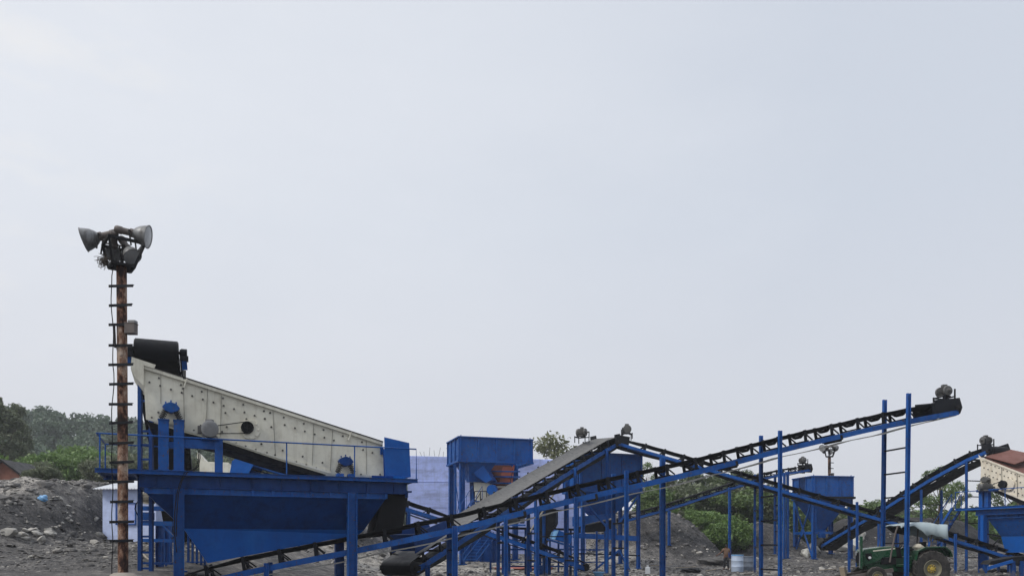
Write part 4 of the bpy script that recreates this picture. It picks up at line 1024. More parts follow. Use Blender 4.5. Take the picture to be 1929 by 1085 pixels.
# spring posts, motor beam
for a, b in ((298, 318), (327, 347)):
    q0, q1 = fs.S(a, 840, .2)[0], fs.S(b, 840, .2)[0]; zt2 = fs.S(322, 791, .2)[1]
    mb = MB(); mb.box(fs.W((q0 + q1) / 2, .34, (ZD + zt2) / 2), (q1 - q0, .28, zt2 - ZD), R(23)); mb.box(fs.W((q0 + q1) / 2, .34, zt2 + .012), (q1 - q0 + .04, .34, .024), R(23)); mb.box(fs.W((q0 + q1) / 2, .34, ZD + .015), (q1 - q0 + .1, .4, .03), R(23)); mb.build('spring_post', M['blue'], plat, bevel=.008)
q0, q1 = fs.S(318, 850, .25)[0], fs.S(327, 850, .25)[0]
mb = MB(); mb.box(fs.W((q0 + q1) / 2, .36, fs.S(322, 838, .3)[1]), (q1 - q0, .18, .2), R(23)); mb.build('post_tie', M['blue'], plat)
q0, q1 = fs.S(347, 840, .34)[0], fs.S(405, 840, .34)[0]; zq = fs.S(380, 837, .34)[1]
mb = MB(); mb.channel(fs.W(q0, .34, zq), fs.W(q1, .34, zq), .16, .28, .014, side=fs.v, flip=-1); mb.build('motor_beam', M['blue'], plat)
q2 = fs.S(412, 850, .34)[0]; mb = MB(); mb.box(fs.W(q2, .34, (ZD + zq + .16) / 2), (.24, .2, zq + .16 - ZD), R(23)); mb.box(fs.W(fs.S(396, 825, .34)[0], .34, zq + .17), (.55, .34, .05), R(23)); mb.build('motor_post', M['blue'], plat)
for px in (640, 661):
    p = S_(px, 893, .35); mb = MB(); mb.box(fs.W(fs.S(px, 893, .35)[0], .35, ZD + .06), (.24, .26, .12), R(23)); mb.build('spring_seat', M['blue'], plat, bevel=.01)
# discharge box at the right end and black chute under it
ol = [(724, 823), (771, 834), (774, 898), (726, 896)]
mb = MB(); mb.slab([S_(x, y, .2) for x, y in ol], fs.v * .03); dq = [S_(x, y, .2) for x, y in ol]
mb.slab([p + fs.v * 2.4 for p in dq], fs.v * .03)
mb.slab([dq[1] + fs.v * .03, dq[1] + fs.v * 2.4, dq[2] + fs.v * 2.4, dq[2] + fs.v * .03], -fs.u * .03)
mb.build('discharge_box', M['blue_bright'], plat)
ol = [(722, 922), (770, 924), (757, 1004), (704, 1012)]
mb = MB(); mb.slab([S_(x, y, .75) for x, y in ol], fs.v * 1.3); mb.build('discharge_chute', M['rubber'], plat, bevel=.01)
mb = MB(); mb.beam(S_(766, 925, .5), S_(766, 937, .5), .1, .08); mb.beam(S_(758, 926, .5), S_(775, 926, .5), .1, .06); mb.build('chute_hanger', M['blue_dark'], plat)
for pl in ([(352, 884), (346, 893), (338, 912), (332, 935), (329, 965), (328, 1000), (333, 1040)], [(360, 886), (352, 890), (343, 905), (336, 930), (333, 970), (332, 1010)], [(376, 846), (377, 862), (374, 878), (366, 885), (356, 886)], [(373, 846), (374, 864), (370, 880), (360, 886)]):
    mb = MB(); mb.tube([S_(x, y, .05) for x, y in pl], .016, 6); mb.build('cable', M['rubber'], plat, smooth=True)

scr = thing('vibrating_screen', fs.W(4.8, 1.5, ZD), 'long cream vibrating screen with bolted side plate on the left blue platform', 'vibrating screen')
out = [(269, 688), (349, 713), (520, 768), (721, 833), (723, 896), (622, 892), (520, 862), (427, 831), (349, 812), (275, 790)]
seams = [((345, 714), (348, 811)), ((391, 733), (388, 818)), ((417, 745), (415, 828)), ((514, 772), (519, 858)), ((591, 797), (588, 880)), ((627, 806), (622, 888)), ((690, 828), (690, 893)), ((303, 700), (303, 760))]
bolts3 = [(308, 357), (238, 388), (317, 413), (395, 440), (468, 407), (474, 463), (483, 433), (303, 607), (255, 645), (620, 455), (550, 487), (628, 512), (705, 534), (775, 503), (780, 558), (792, 610), (855, 582), (922, 550), (931, 606), (945, 655), (1005, 630), (1073, 597), (1079, 653), (1118, 610), (1127, 713), (802, 712), (768, 747), (1030, 716), (1055, 836), (562, 738), (612, 702), (870, 830), (940, 853), (1013, 877), (1095, 900), (1152, 917)]
bolts4 = [(57, 47), (97, 58), (63, 95), (103, 147), (182, 87), (188, 134), (252, 154), (308, 126), (314, 174), (376, 193), (432, 165), (437, 213), (497, 231), (553, 204), (673, 242), (680, 290), (739, 308), (175, 294), (40, 253), (301, 332), (261, 365), (322, 383), (425, 371), (386, 402), (447, 420), (128, 324), (667, 445), (787, 445)]
bl = [(220 + x / 3.873, 620 + y / 3.873) for x, y in bolts3] + [(480 + x / 3.3375, 760 + y / 3.3375) for x, y in bolts4]
def side_plate(v, par, front):
    mb = MB(); o2 = [S_(x, y, .55) + fs.v * (v - .55) for x, y in out]
    mb.slab(o2, fs.v * .02)
    # folded top lip and bottom lip
    for a, b in ((0, 1), (1, 2), (2, 3)): mb.beam(o2[a] - fs.v * .02, o2[b] - fs.v * .02, .07, .10, side=fs.v, off=(0, -.05))
    for a, b in ((9, 8), (8, 7), (7, 6), (6, 5)): mb.beam(o2[a] - fs.v * .01, o2[b] - fs.v * .01, .05, .09, side=fs.v, off=(0, .045))
    mb.mi = 1
    if front:
        for (a, b), (c, d) in seams: mb.beam(S_(a, b, .542), S_(c, d, .542), .014, .014, side=fs.v)
        for a, b in ((0, 1), (1, 2), (2, 3)): mb.beam(o2[a] - fs.v * .06, o2[b] - fs.v * .06, .012, .016, side=fs.v, off=(0, -.13))
        mb.mi = 2
        for x, y in bl: p = S_(x, y, .55); mb.cyl(p - fs.v * .035, p + fs.v * .01, .032, 6)
    mb.mi = 3
    for a, b in ((0, 1), (1, 2), (2, 3)): mb.beam(o2[a], o2[b], .14, .035, side=fs.v, off=(0, .016))
    return mb.build('side_plate', [M['cream'], M['seam'], M['bolt'], M['steel_dark']], par)
side_plate(.55, scr, True); side_plate(2.45, scr, False)
ch = [(276, 792), (349, 815), (427, 834), (520, 865), (615, 894), (590, 896), (520, 876), (427, 846), (349, 826), (283, 806)]
mb = MB(); mb.slab([S_(x, y, .6) for x, y in ch], fs.v * 1.8); mb.build('screen_pan', M['rubber'], scr)
mb = MB()
for f in (.12, .3, .5, .7, .88): a, z = fs.S(275 + 445 * f, 745 + 120 * f, .58); mb.cyl(fs.W(a, .58, z), fs.W(a, 2.44, z), .09, 12)
mb.build('cross_tube', M['cream'], scr)
fb = [(248, 672), (293.5, 687), (290.5, 694), (271, 688), (271, 727), (256, 712), (246, 694)]
mb = MB(); q = [S_(x, y, .45) for x, y in fb]; mb.slab(q, fs.v * .03); mb.slab([p + fs.v * 2.05 for p in q], fs.v * .03)
mb.slab([q[0] + fs.v * .03, q[0] + fs.v * 2.05, q[6] + fs.v * 2.05, q[6] + fs.v * .03], fs.u * .02); mb.slab([q[6] + fs.v * .03, q[6] + fs.v * 2.05, q[4] + fs.v * 2.05, q[4] + fs.v * .03], fs.u * .02)
mb.build('feed_box', M['cream'], scr)
mb = MB(); mb.box(S_(347.5, 706, .52), (.09, .06, .28), R(23)); mb.build('lifting_lug', M['bolt'], scr)
mb = MB(); mb.beam(S_(352, 713, .5), S_(346, 730, .5), .05, .04, side=fs.v); mb.beam(S_(662, 813, .5), S_(656, 829, .5), .05, .04, side=fs.v); mb.build('weld_bracket', M['cream'], scr)
mb = MB(); mb.box(S_(719, 849, .5), (.1, .08, .25), R(23)); mb.build('hinge', M['blue'], scr)
def spring_unit(par, fr, cx, ycap, ybase, v, w_, S, matc='blue'):
    """two splayed coil springs under a six sided cap"""
    c = S(cx, ycap, v); k = w_
    mb = MB(); pts = [c + fr.u * (a * k) + Vector((0, 0, b * k)) for a, b in ((-.5, .02), (-.36, .2), (-.02, .34), (.34, .22), (.52, -.02), (.36, -.22), (0, -.34), (-.36, -.2))]
    mb.slab([p - fr.v * .12 for p in pts], fr.v * .3)
    for s in (-.3, .3, 0): q = c + fr.u * (s * k) + Vector((0, 0, .26 * k if s else .36 * k)); mb.cyl(q, q + Vector((0, 0, .06)), .025, 6)
    cap = mb.build('spring_cap', M[matc], par, bevel=.008)
    zb = fr.S(cx, ybase, v)[1]
    for s in (-1, 1):
        a = c + fr.u * (s * .26 * k) - Vector((0, 0, .08 * k)); b = Vector((c.x, c.y, zb)) + fr.u * (s * .56 * k)
        d = (b - a); n = 60; pts = []
        dd, e1, e2 = MB().axes(a, b)
        for i in range(n + 1):
            t = 2 * math.pi * 6 * i / n; pts.append(a + d * (i / n) + (e1 * math.cos(t) + e2 * math.sin(t)) * (.16 * k))
        mb = MB(); mb.tube(pts, .03 * k + .006, 5); mb.mi = 1; mb.cyl(a, b, .09 * k, 10); mb.build('coil_spring', [M['bolt'], M['steel_dark']], cap, smooth=True)
spring_unit(scr, fs, 322, 768, 790, .34, .50, S_)
spring_unit(scr, fs, 651, 869, 891, .34, .50, S_, 'blue_dark')
mb = MB(); p = S_(471, 809, .53); mb.cyl(p - fs.v * .05, p + fs.v * .02, .32, 24)
for i in range(8): a = i * .785; mb.cyl(p - fs.v * .08 + fs.u * (.26 * math.cos(a)) + Vector((0, 0, .26 * math.sin(a))), p - fs.v * .05 + fs.u * (.26 * math.cos(a)) + Vector((0, 0, .26 * math.sin(a))), .03, 6)
ex = mb.build('exciter_flange', M['cream'], scr, bevel=.006)
p = S_(466, 805, .42); mb = MB(); mb.lathe(p, -fs.v, [(-.1, .001), (-.1, .2), (-.06, .2), (-.05, .185), (-.01, .185), (0, .2), (.04, .2), (.04, .17), (.0, .16), (.0, .06), (.05, .05), (.05, .001)], 26); mb.build('drive_pulley', M['rubber'], ex, smooth=True)
mp = S_(395, 810, .42); r1_, r2_ = .11, .19
pts = []
dirv = (p - mp).normalized(); up_ = dirv.cross(fs.v) * -1
if up_.z < 0: up_ = -up_
for i in range(9): a = R(90 + 180 * i / 8); pts.append(mp + up_ * (math.sin(a) * r1_) + dirv * (math.cos(a) * r1_))
for i in range(9): a = R(270 + 180 * i / 8); pts.append(p + up_ * (math.sin(a) * r2_) + dirv * (math.cos(a) * r2_))
mb = MB(); mb.tube(pts + [pts[0]], .016, 5); mb.build('drive_belt', M['rubber'], ex)
mt = thing('electric_motor', S_(395, 824, .3), 'round grey electric motor driving the belt of the left cream screen', 'motor')
mb = MB(); motor_mesh(mb, S_(395, 809.5, .24), fs.v, .255, .48); mb.build('motor_body', M['galv'], mt)
mb = MB(); c = S_(395, 809.5, .24) - fs.v * .24; mb.lathe(c, -fs.v, [(-.1, .262), (.01, .262), (.03, .22), (.03, .001)], 24)
for i in range(16): a = i * math.pi / 8; q = fs.u * math.cos(a) + Vector((0, 0, math.sin(a))); mb.beam(c - fs.v * .035 + q * .07, c - fs.v * .035 + q * .2, .012, .02, side=fs.v)
mb.build('fan_cover', M['galv'], mt, smooth=True)
mb = MB(); mb.box(S_(376, 809, .3), (.12, .16, .24), R(23)); mb.build('terminal_box', M['galv_dark'], mt, bevel=.01)

# cream crusher and blue stands behind the platform
cm = thing('crusher', (P(405, 890, 41.5).x, 42.4, gz(P(405, 890, 41.5).x, 42.4)), 'cream crusher housing seen through the gap under the left screen', 'crusher')
ol = [(376, 905), (376, 868), (371, 862), (372, 850), (379, 858), (382, 861), (386, 867), (392, 869.5), (431, 871), (435, 879), (438, 905)]
mb = MB(); mb.slab([P(x, y, 41.5) for x, y in ol], (-.4, 1.6, 0)); mb.build('housing', M['cream'], cm, bevel=.02)
for x in (380, 432):
    for dy in (0.1, 1.4): p = P(x, 904, 41.5 + dy); mb = MB(); mb.beam((p.x, p.y, gz(p.x, p.y) - .3), (p.x, p.y, P(x, 905, 41.5).z - .01), .22, .22); mb.build('leg', M['blue_dark'], cm)
st = thing('steel_stand', P(300, 1075, 27.5), 'blue steel drive stand with crossbeams left of the long hopper', 'steel stand')
def pb(mb, a, b, Y, w_=.1, h=.1, dy=0): mb.beam(P(*a, Y), P(*b, Y + dy), w_, h); return mb
for px, Y in ((301, 27.5), (317, 29.0)): p = P(px, 985, Y); mb = MB(); mb.ibeam((p.x, p.y, gz(p.x, p.y) - .3), p, .2, .22, .02, side=Vector((0, 1, 0))); mb.build('column', M['blue'], st)
for y, h in ((957, .16), (985, .16), (1017, .12), (1060, .08)): mb = MB(); pb(mb, (264, y), (326, y + 1), 27.2, .12, h); mb.build('crossbeam', M['blue'] if h > .1 else M['blue_dark'], st)
mb = MB(); mb.box(P(278, 972, 27.3), (.38, .3, .28)); mb.build('gear_box', M['blue'], st, bevel=.02)
mb = MB(); pb(mb, (308, 990), (326, 1010), 27.1, .05, .06); mb.build('brace', M['blue'], st)
for px in (282, 313): mb = MB(); pb(mb, (px, 985), (px, 1078), 27.8, .05, .05); mb.build('bar', M['blue_dark'], st)
mt = thing('electric_motor', P(276, 948, 27.3), 'small beige electric motor on the blue stand by the left hopper edge', 'motor')
mb = MB(); motor_mesh(mb, P(280, 938, 27.3), (1, .15, -.12), .2, .5); mb.build('motor_body', M['motor_cream'], mt)
mb = MB(); mb.tube([P(262, 940, 27), P(256, 950, 26.8), P(254, 958, 26.8), P(258, 967, 26.8), P(263, 978, 26.8)], .02, 6); mb.build('motor_cable', M['rubber'], mt)
gr = thing('bar_grille', P(368, 1085, 29.2), 'row of thin upright blue bars beneath the left hopper spout', 'grille')
for x in (355, 363, 371, 379, 386): mb = MB(); p = P(x, 1000 + (x - 355) * 1.2, 29.2); mb.beam((p.x, p.y, gz(p.x, p.y) - .2), p, .07, .07); mb.build('bar', M['blue_dark'], gr)
for y in (1058, 1068): mb = MB(); mb.beam(P(350, y, 29.15), P(388, y, 29.15), .05, .05); mb.build('rail', M['blue_dark'], gr)
mb = MB(); mb.tube([P(268, 1041, 30), P(276, 1050, 29.7), P(286, 1056, 29.4)], .035, 6); o = mb.build('pipe', M['concrete'], None, loc=P(276, 1050, 29.7)); tag(o, 'short pale bent pipe lying on the rubble behind the blue stand', 'pipe')

# ------------------------------------------------------------------ storage hoppers
def hopper(label, px, Y, ang, Lf, Lb, yt, yb, yn, nrib, neck=(.38, .62), yspout=None, leg_w=.26, leg_ys=None, brace=(), mat='blue', legs=((.04, .05), (.96, .05), (.96, .95), (.04, .95)), spout_mat=None, nrib_s=3, ftop=(.02, .98)):
    fr = Frame((px - CX) / F * Y, Y, ang); zt, zb, zn = (fr.S(px, y, 0)[1] for y in (yt, yb, yn))
    c = fr.W(Lf / 2, Lb / 2, 0); g = gz(c.x, c.y)
    root = thing('storage_hopper', (c.x, c.y, g), label, 'hopper')
    mb = MB(); t = .05
    a = [fr.W(0, 0, zb), fr.W(Lf, 0, zb), fr.W(Lf, Lb, zb), fr.W(0, Lb, zb)]; H = Vector((0, 0, zt - zb))
    ins = [fr.W(t, t, zb), fr.W(Lf - t, t, zb), fr.W(Lf - t, Lb - t, zb), fr.W(t, Lb - t, zb)]
    for i in range(4): j = (i + 1) % 4; mb.hexa([a[i], a[j], ins[j], ins[i]], [a[i] + H, a[j] + H, ins[j] + H, ins[i] + H])
    for i in range(nrib + 1):
        q = min(Lf - .05, max(.05, Lf * i / nrib)); mb.beam(fr.W(q, -.04, zb), fr.W(q, -.04, zt), .08, .075, side=fr.u)
    for i in range(nrib_s + 1):
        q = min(Lb - .05, max(.05, Lb * i / nrib_s)); mb.beam(fr.W(-.04, q, zb), fr.W(-.04, q, zt), .075, .08, side=fr.u); mb.beam(fr.W(Lf + .04, q, zb), fr.W(Lf + .04, q, zt), .075, .08, side=fr.u)
    mb.build('bin', M[mat], root)
    mb = MB()
    for z, h in ((zt + .03, .07), (zb - .05, .12)):
        for i in range(4):
            p, q = [fr.W(-.06, -.06, z), fr.W(Lf + .06, -.06, z), fr.W(Lf + .06, Lb + .06, z), fr.W(-.06, Lb + .06, z)][i], [fr.W(Lf + .06, -.06, z), fr.W(Lf + .06, Lb + .06, z), fr.W(-.06, Lb + .06, z), fr.W(-.06, -.06, z)][i]
            d = (q - p).normalized() * (.06 if i % 2 else -.06); mb.beam(p - d * -1 if i % 2 else p, q if i % 2 else q, .12, h)
    for u_, v_ in ((.1, .1), (Lf - .1, .1), (Lf / 2, Lb - .1)): mb.cyl(fr.W(u_, v_, zt), fr.W(u_, v_, zt + .16), .03, 6)
    mb.build('rim', M[mat], root)
    n0, n1 = neck
    ring = lambda f0, f1, z: [fr.W(Lf * f0, Lb * f0, z), fr.W(Lf * f1, Lb * f0, z), fr.W(Lf * f1, Lb * f1, z), fr.W(Lf * f0, Lb * f1, z)]
    mb = MB(); shell(mb, [[fr.W(Lf * ftop[0], Lb * .02, zb - .115), fr.W(Lf * ftop[1], Lb * .02, zb - .115), fr.W(Lf * ftop[1], Lb * .98, zb - .115), fr.W(Lf * ftop[0], Lb * .98, zb - .115)], ring(n0, n1, zn)]); mb.build('funnel', M[mat], root)
    if yspout: zs = fr.S(px, yspout, 0)[1]; mb = MB(); shell(mb, [ring(n0, n1, zn - .003), [p + fr.u * .12 for p in ring(n0 + .02, n1 - .02, zs)]]); mb.build('spout', M[spout_mat or mat], root)
    tops = []
    for lu, lv in legs:
        p = fr.W(Lf * lu, Lb * lv, 0); mb = MB(); z0 = gz(p.x, p.y); mb.ibeam((p.x, p.y, z0 - .4), (p.x, p.y, zb - .11), leg_w, leg_w * 1.05, .018, side=fr.v); mb.box((p.x, p.y, z0 + .03), (leg_w * 1.7, leg_w * 1.7, .05), ang); mb.build('leg', M[mat], root); tops.append((p, z0))
    return root, fr, tops, (zt, zb, zn)
h1, g1, l1, z1 = hopper('long blue feed hopper raised in front of the lilac wall', 866, 48, R(18), 4.78, 3.2, 823, 866, 905, 4, (.16, .34), leg_w=.30, ftop=(.12, .5), legs=((.04, .05), (.84, .35), (.84, .95), (.04, .95)))
def brace(root, a, b, w_=.1, h=.1, mat='blue', nm='brace'): mb = MB(); mb.beam(a, b, w_, h); return mb.build(nm, M[mat], root)
brace(h1, P(854, 873, 48.6), P(866, 965, 48.6), .05, .05); brace(h1, P(873, 890, 47.9), P(862, 965, 48.4), .05, .05)
brace(h1, P(858, 873, 48.9), P(858, 1040, 49.5), .14, .14)
h2, g2, l2, z2 = hopper('tall blue storage hopper under the heads of the middle conveyors', 1095, 45, R(20), 4.0, 2.54, 853, 922, 968, 3, (.30, .62), leg_w=.18, mat='blue')
def fb_(fr, a, b, v): return fr.W(fr.S(*a, v)[0], v, fr.S(*a, v)[1]), fr.W(fr.S(*b, v)[0], v, fr.S(*b, v)[1])
for a, b in (((1106, 949), (1146, 996)), ((1201, 935), (1166, 985)), ((1166, 1036), (1096, 1092)), ((1166, 1036), (1196, 1092))): brace(h2, *fb_(g2, a, b, -.02), .11, .1)
brace(h2, *fb_(g2, (1080, 1008), (1203, 1014), .14), .16, .3, 'blue_bright', 'tie_beam'); brace(h2, *fb_(g2, (1090, 1042), (1205, 1046), .14), .08, .08, 'frame_dark', 'tie_beam')
mb = MB(); mb.slab([fb_(g2, a, a, .6)[0] for a in ((1094, 972), (1157, 966), (1157, 974), (1094, 990))], g2.v * 1.2); mb.build('feeder_pan', M['blue'], h2)
mb = MB(); mb.slab([fb_(g2, a, a, .7)[0] for a in ((1096, 992), (1155, 978), (1155, 1000), (1096, 1003))], g2.v * 1.0); mb.build('feeder_tray', M['frame_dark'], h2)
mb = MB(); mb.slab([fb_(g2, a, a, .1)[0] for a in ((1144, 997), (1160, 995), (1160, 1016), (1144, 1016))], -g2.v * .12); mb.build('gusset_plate', M['blue_bright'], h2)
h3, g3, l3, z3 = hopper('bright blue hopper on braced legs in front of the distant floodlight mast', 1532, 58, R(10), 3.3, 2.85, 897, 936, 996, 3, (.32, .48), 1012, .26, mat='blue', spout_mat='blue_bright')
b0, b1 = fb_(g3, (1487, 936), (1611, 937), -.12); brace(h3, b0, b1, .14, .16, 'frame_dark', 'flange_beam')
def side_pts(fr, u, v0, z0, v1, z1_): return fr.W(u, v0, z0), fr.W(u, v1, z1_)
zb3 = z3[1] - .2; zg = l3[0][1] + .15; zmid = EYE + (HY - 1003) / F * 58
for a, b in ((.15, 2.7), (2.7, .15)):
    brace(h3, *side_pts(g3, .0, a, zb3, b, zg), .1, .08)
brace(h3, *side_pts(g3, .05, .2, zmid, 2.65, zmid), .12, .2, 'blue_bright', 'tie_beam'); brace(h3, g3.W(.2, .14, zmid), g3.W(3.1, .14, zmid), .12, .18, 'blue', 'tie_beam')
mb = MB(); mb.slab([side_pts(g3, -.06, v, z, v, z)[0] for v, z in ((1.2, zmid), (1.45, zmid - .3), (1.7, zmid), (1.45, zmid + .3))], -g3.u * .03); mb.build('gusset_plate', M['blue_bright'], h3)
for a, b in ((2.05, 3.05), (3.05, 2.05)): brace(h3, g3.W(a, 2.7, zb3 - .4), g3.W(b, 2.7, zmid - .2), .06, .06, 'frame_dark')

# ------------------------------------------------------------------ crusher under the feed hopper
jw = thing('crusher', P(908, 1040, 49.2), 'jaw crusher with dirty cream front plate below the long feed hopper', 'crusher')
mb = MB(); mb.slab([P(892, 907, 49), P(922, 910, 49), P(918, 948, 49), P(895, 948, 49)], (.2, 1.2, 0)); mb.build('front_plate', M['cream'], jw, bevel=.02)
mb = MB(); mb.slab([P(884, 872, 48.6), P(909, 873, 48.6), P(927, 903, 48.6), P(915, 909, 48.6), P(896, 896, 48.6)], (.3, 1.6, 0)); mb.build('chute', M['blue_bright'], jw)
mb = MB(); mb.cyl(P(926, 922, 48.6), P(929, 922, 49.3), .32, 22); mb.build('flywheel_guard', M['blue_bright'], jw, smooth=True)
mb = MB(); mb.slab([P(876, 1006, 49.5), P(936, 1006, 49.5), P(936, 1062, 49.5), P(876, 1062, 49.5)], (.2, 2.0, 0))
for x in (884, 905, 926): mb.beam(P(x, 1004, 49.45), P(x, 1060, 49.45), .12, .1)
mb.build('base', M['blue_dark'], jw)
mb = MB(); mb.slab([P(884, 880, 50.6), P(912, 878, 50.6), P(908, 950, 50.6), P(886, 960, 50.6)], (.2, .8, 0)); mb.build('back_plate', M['blue_dark'], jw)
mb = MB()
for a, b in (((894, 925), (917, 925)), ((894, 945), (917, 945)), ((894, 925), (894, 946)), ((917, 925), (917, 946)), ((905, 925), (905, 946)), ((905, 928), (894, 945))): mb.cyl(P(*a, 48.2), P(*b, 48.2), .03, 6)
mb.build('guard_rail', M['frame_dark'], jw)
gf = thing('grizzly_feeder', P(940, 920, 50), 'rusty red feeder with blue rails under the right half of the feed hopper', 'feeder')
mb = MB(); mb.slab([P(908, 876, 50.4), P(962, 876, 50.4), P(950, 925, 50.4), P(912, 925, 50.4)], (.3, 1.2, 0)); mb.build('hopper_back', M['rust_deck'], gf)
mb = MB(); mb.slab([P(947, 879, 50.1), P(966, 879, 50.1), P(960, 908, 50.1), P(941, 908, 50.1)], (.05, .2, 0)); mb.beam(P(968, 876, 50), P(962, 925, 50), .1, .14); mb.build('side_plate', M['primer'], gf)
for y in (887, 897, 909): mb = MB(); mb.beam(P(908, y, 49.9), P(980, y + 1, 49.9), .08, .09); mb.build('rail', M['blue'], gf)
mb = MB(); mb.beam(P(918, 917, 49.8), P(953, 917, 49.8), .1, .12); mb.build('crossbar', M['motor_cream'], gf)
def stair(label, a, b, width, wd, n, hr=.9, mat='blue'):
    a = Vector(a); b = Vector(b); root = thing('stairs', (b.x, b.y, b.z), label, 'stairs'); wd = Vector(wd)
    for s in (0, 1): mb = MB(); mb.beam(a + wd * (width * s), b + wd * (width * s), .05, .16, side=wd); mb.build('stair_stringer', M[mat], root)
    for i in range(n): p = a.lerp(b, (i + .5) / n); mb = MB(); mb.beam(p + wd * .03, p + wd * (width - .03), .04, .2, side=Vector((0, 0, 1))); mb.build('tread', M[mat], root)
    for s in (0, 1):
        o = wd * (width * s); u = Vector((0, 0, hr)); mb = MB(); mb.tube([a + o, a + o + u, b + o + u, b + o], .022, 6); mb.cyl(a.lerp(b, .5) + o, a.lerp(b, .5) + o + u, .018, 6); mb.build('handrail', M[mat], root)
    return root
stair('upper blue steel stairs beside the thick leg of the feed hopper', P(890, 940, 47.4), P(868, 975, 47.0), .6, (1, .1, 0), 5, .8)
stair('lower blue steel stairs in front of the dark crusher base', P(905, 1014, 47.5), P(872, 1056, 46.8), .8, (1, .1, 0), 7, .4)

# clutter in the middle
mo = thing('electric_motor', P(962, 992, 42), 'large grey finned motor among the posts below the pale conveyor', 'motor')
mb = MB(); motor_mesh(mb, P(966, 978, 42), (1, .1, 0), .23, .78); mb.build('motor_body', M['galv_dark'], mo)
mb = MB(); mb.cyl(P(980, 978, 42), P(987, 978, 42.05), .22, 18); mb.build('fan_cover', M['galv'], mo, smooth=True)
sb = thing('motor_stand', P(975, 1060, 42), 'blue and black steel frame holding the large grey motor', 'steel stand')
mb = MB(); mb.beam(P(940, 994, 42), P(1082, 997, 42), .3, .12); mb.build('beam', M['frame_dark'], sb)
mb = MB(); mb.beam(P(945, 988, 41.9), P(990, 989, 41.9), .4, .08); mb.build('base_plate', M['blue_bright'], sb)
for px in (947, 990, 1075): p = P(px, 996, 42); mb = MB(); mb.beam((p.x, p.y, gz(p.x, p.y) - .2), p, .12, .12); mb.build('leg', M['blue_dark'], sb)
for y in (1034, 1066): mb = MB(); mb.beam(P(947, y, 42.1), P(1075, y, 42.1), .06, .08); mb.build('rail', M['blue_dark'], sb)
ck = thing('crusher', P(1030, 1050, 43.2), 'black sided cone crusher body behind the leaning pale pole', 'crusher')
mb = MB(); mb.slab([P(1012, 953, 43), P(1047, 958, 43), P(1047, 985, 43), P(1030, 1018, 43), P(1010, 1040, 43)], (.2, 1.2, 0)); mb.build('body', M['frame_dark'], ck, bevel=.03)
mb = MB(); mb.beam(P(1015, 1035, 43.3), (P(1015, 1035, 43.3).x, 43.3, gz(P(1015, 1035, 43.3).x, 43.3) - .2), .3, .3); mb.build('leg', M['blue_dark'], ck)
fc = thing('feed_chute', P(1058, 1030, 41.2), 'bright blue box chute with sunlit-tinted end in the middle of the plant', 'chute')
mb = MB(); mb.slab([P(1053, 998, 41), P(1079, 1009, 41), P(1075, 1024, 41), P(1046, 1016, 41)], (-.25, .6, .05)); mb.build('box', M['blue_bright'], fc, bevel=.015)
mb = MB(); mb.slab([P(1040, 1001, 41.6), P(1053, 998, 41), P(1046, 1016, 41), P(1036, 1013, 41.6)], (-.02, -.02, 0)); mb.build('sunlit_end_tint', M['sky_blue'], fc)  # sunlight on the end face is put in as a lighter blue
mb = MB(); mb.beam(P(1030, 1015, 41.2), P(1080, 1030, 41.2), .4, .1); mb.build('frame', M['blue'], fc)
for px, y in ((1036, 1018), (1074, 1029)): p = P(px, y, 41.2); mb = MB(); mb.beam((p.x, p.y, gz(p.x, p.y) - .2), p, .1, .1); mb.build('leg', M['blue'], fc)
mb = MB(); mb.tube([P(985, 1022, 40.6), P(1058, 907, 41.6)], .05, 8); o = mb.build('leaning_pole', M['stone_pale'], None, loc=P(985, 1022, 40.6)); tag(o, 'long thin pale pole leaning across the middle of the plant', 'pole')
fr_ = thing('pipe_rack', P(1010, 1085, 44.5), 'dark blue post and rail rack standing between the middle crushers', 'rack')
for px in (924, 1000, 1030, 1052, 1124, 1140): p = P(px, 1000, 44.5); mb = MB(); mb.beam((p.x, p.y, gz(p.x, p.y) - .2), p, .11, .11); mb.build('post', M['blue_dark'], fr_)
for y in (1035, 1058): mb = MB(); mb.beam(P(924, y, 44.5), P(1140, y, 44.5), .07, .07); mb.build('rail', M['blue_dark'], fr_)

# ------------------------------------------------------------------ right screen
f2s = Frame(26.45, 46.0, math.atan2(-.944, .33)); A2 = math.atan2(-.944, .33)
T_ = lambda px, py, v: f2s.W(f2s.S(px, py, v)[0], v, f2s.S(px, py, v)[1])
p2 = thing('screening_platform', f2s.W(4, 1.4, 0), 'blue steel platform and hopper at the right edge under the warm cream screen', 'platform')
Z2 = EYE + (HY - 957.5) / F * 46; L2 = 8.5
mb = MB(); mb.slab([f2s.W(0, 0, Z2), f2s.W(L2, 0, Z2), f2s.W(L2, 2.8, Z2), f2s.W(0, 2.8, Z2)], (0, 0, -.015)); mb.channel(f2s.W(0, .03, Z2 - .07), f2s.W(L2, .03, Z2 - .07), .06, .13, .01, side=f2s.v); mb.beam(f2s.W(.03, .06, Z2 - .07), f2s.W(.03, 2.8, Z2 - .07), .06, .1); mb.build('deck', M['blue_bright'], p2)
sA = f2s.S(1838, 965, .3)[0]
for v in (.3, 2.5): mb = MB(); mb.ibeam(f2s.W(sA, v, Z2 - .3), f2s.W(L2, v, Z2 - .3), .16, .3, .018, side=f2s.v); mb.build('girder', M['blue'], p2)
q = f2s.S(1851, 1000, .25)[0]
for qq in (q, L2 - .6):
    for v in (.25, 2.55): p = f2s.W(qq, v, 0); mb = MB(); mb.ibeam((p.x, p.y, gz(p.x, p.y) - .4), (p.x, p.y, Z2 - .45), .3, .34, .02, side=f2s.v); mb.build('leg', M['blue_bright'], p2)
zt3 = f2s.S(1851, 926, .3)[1]
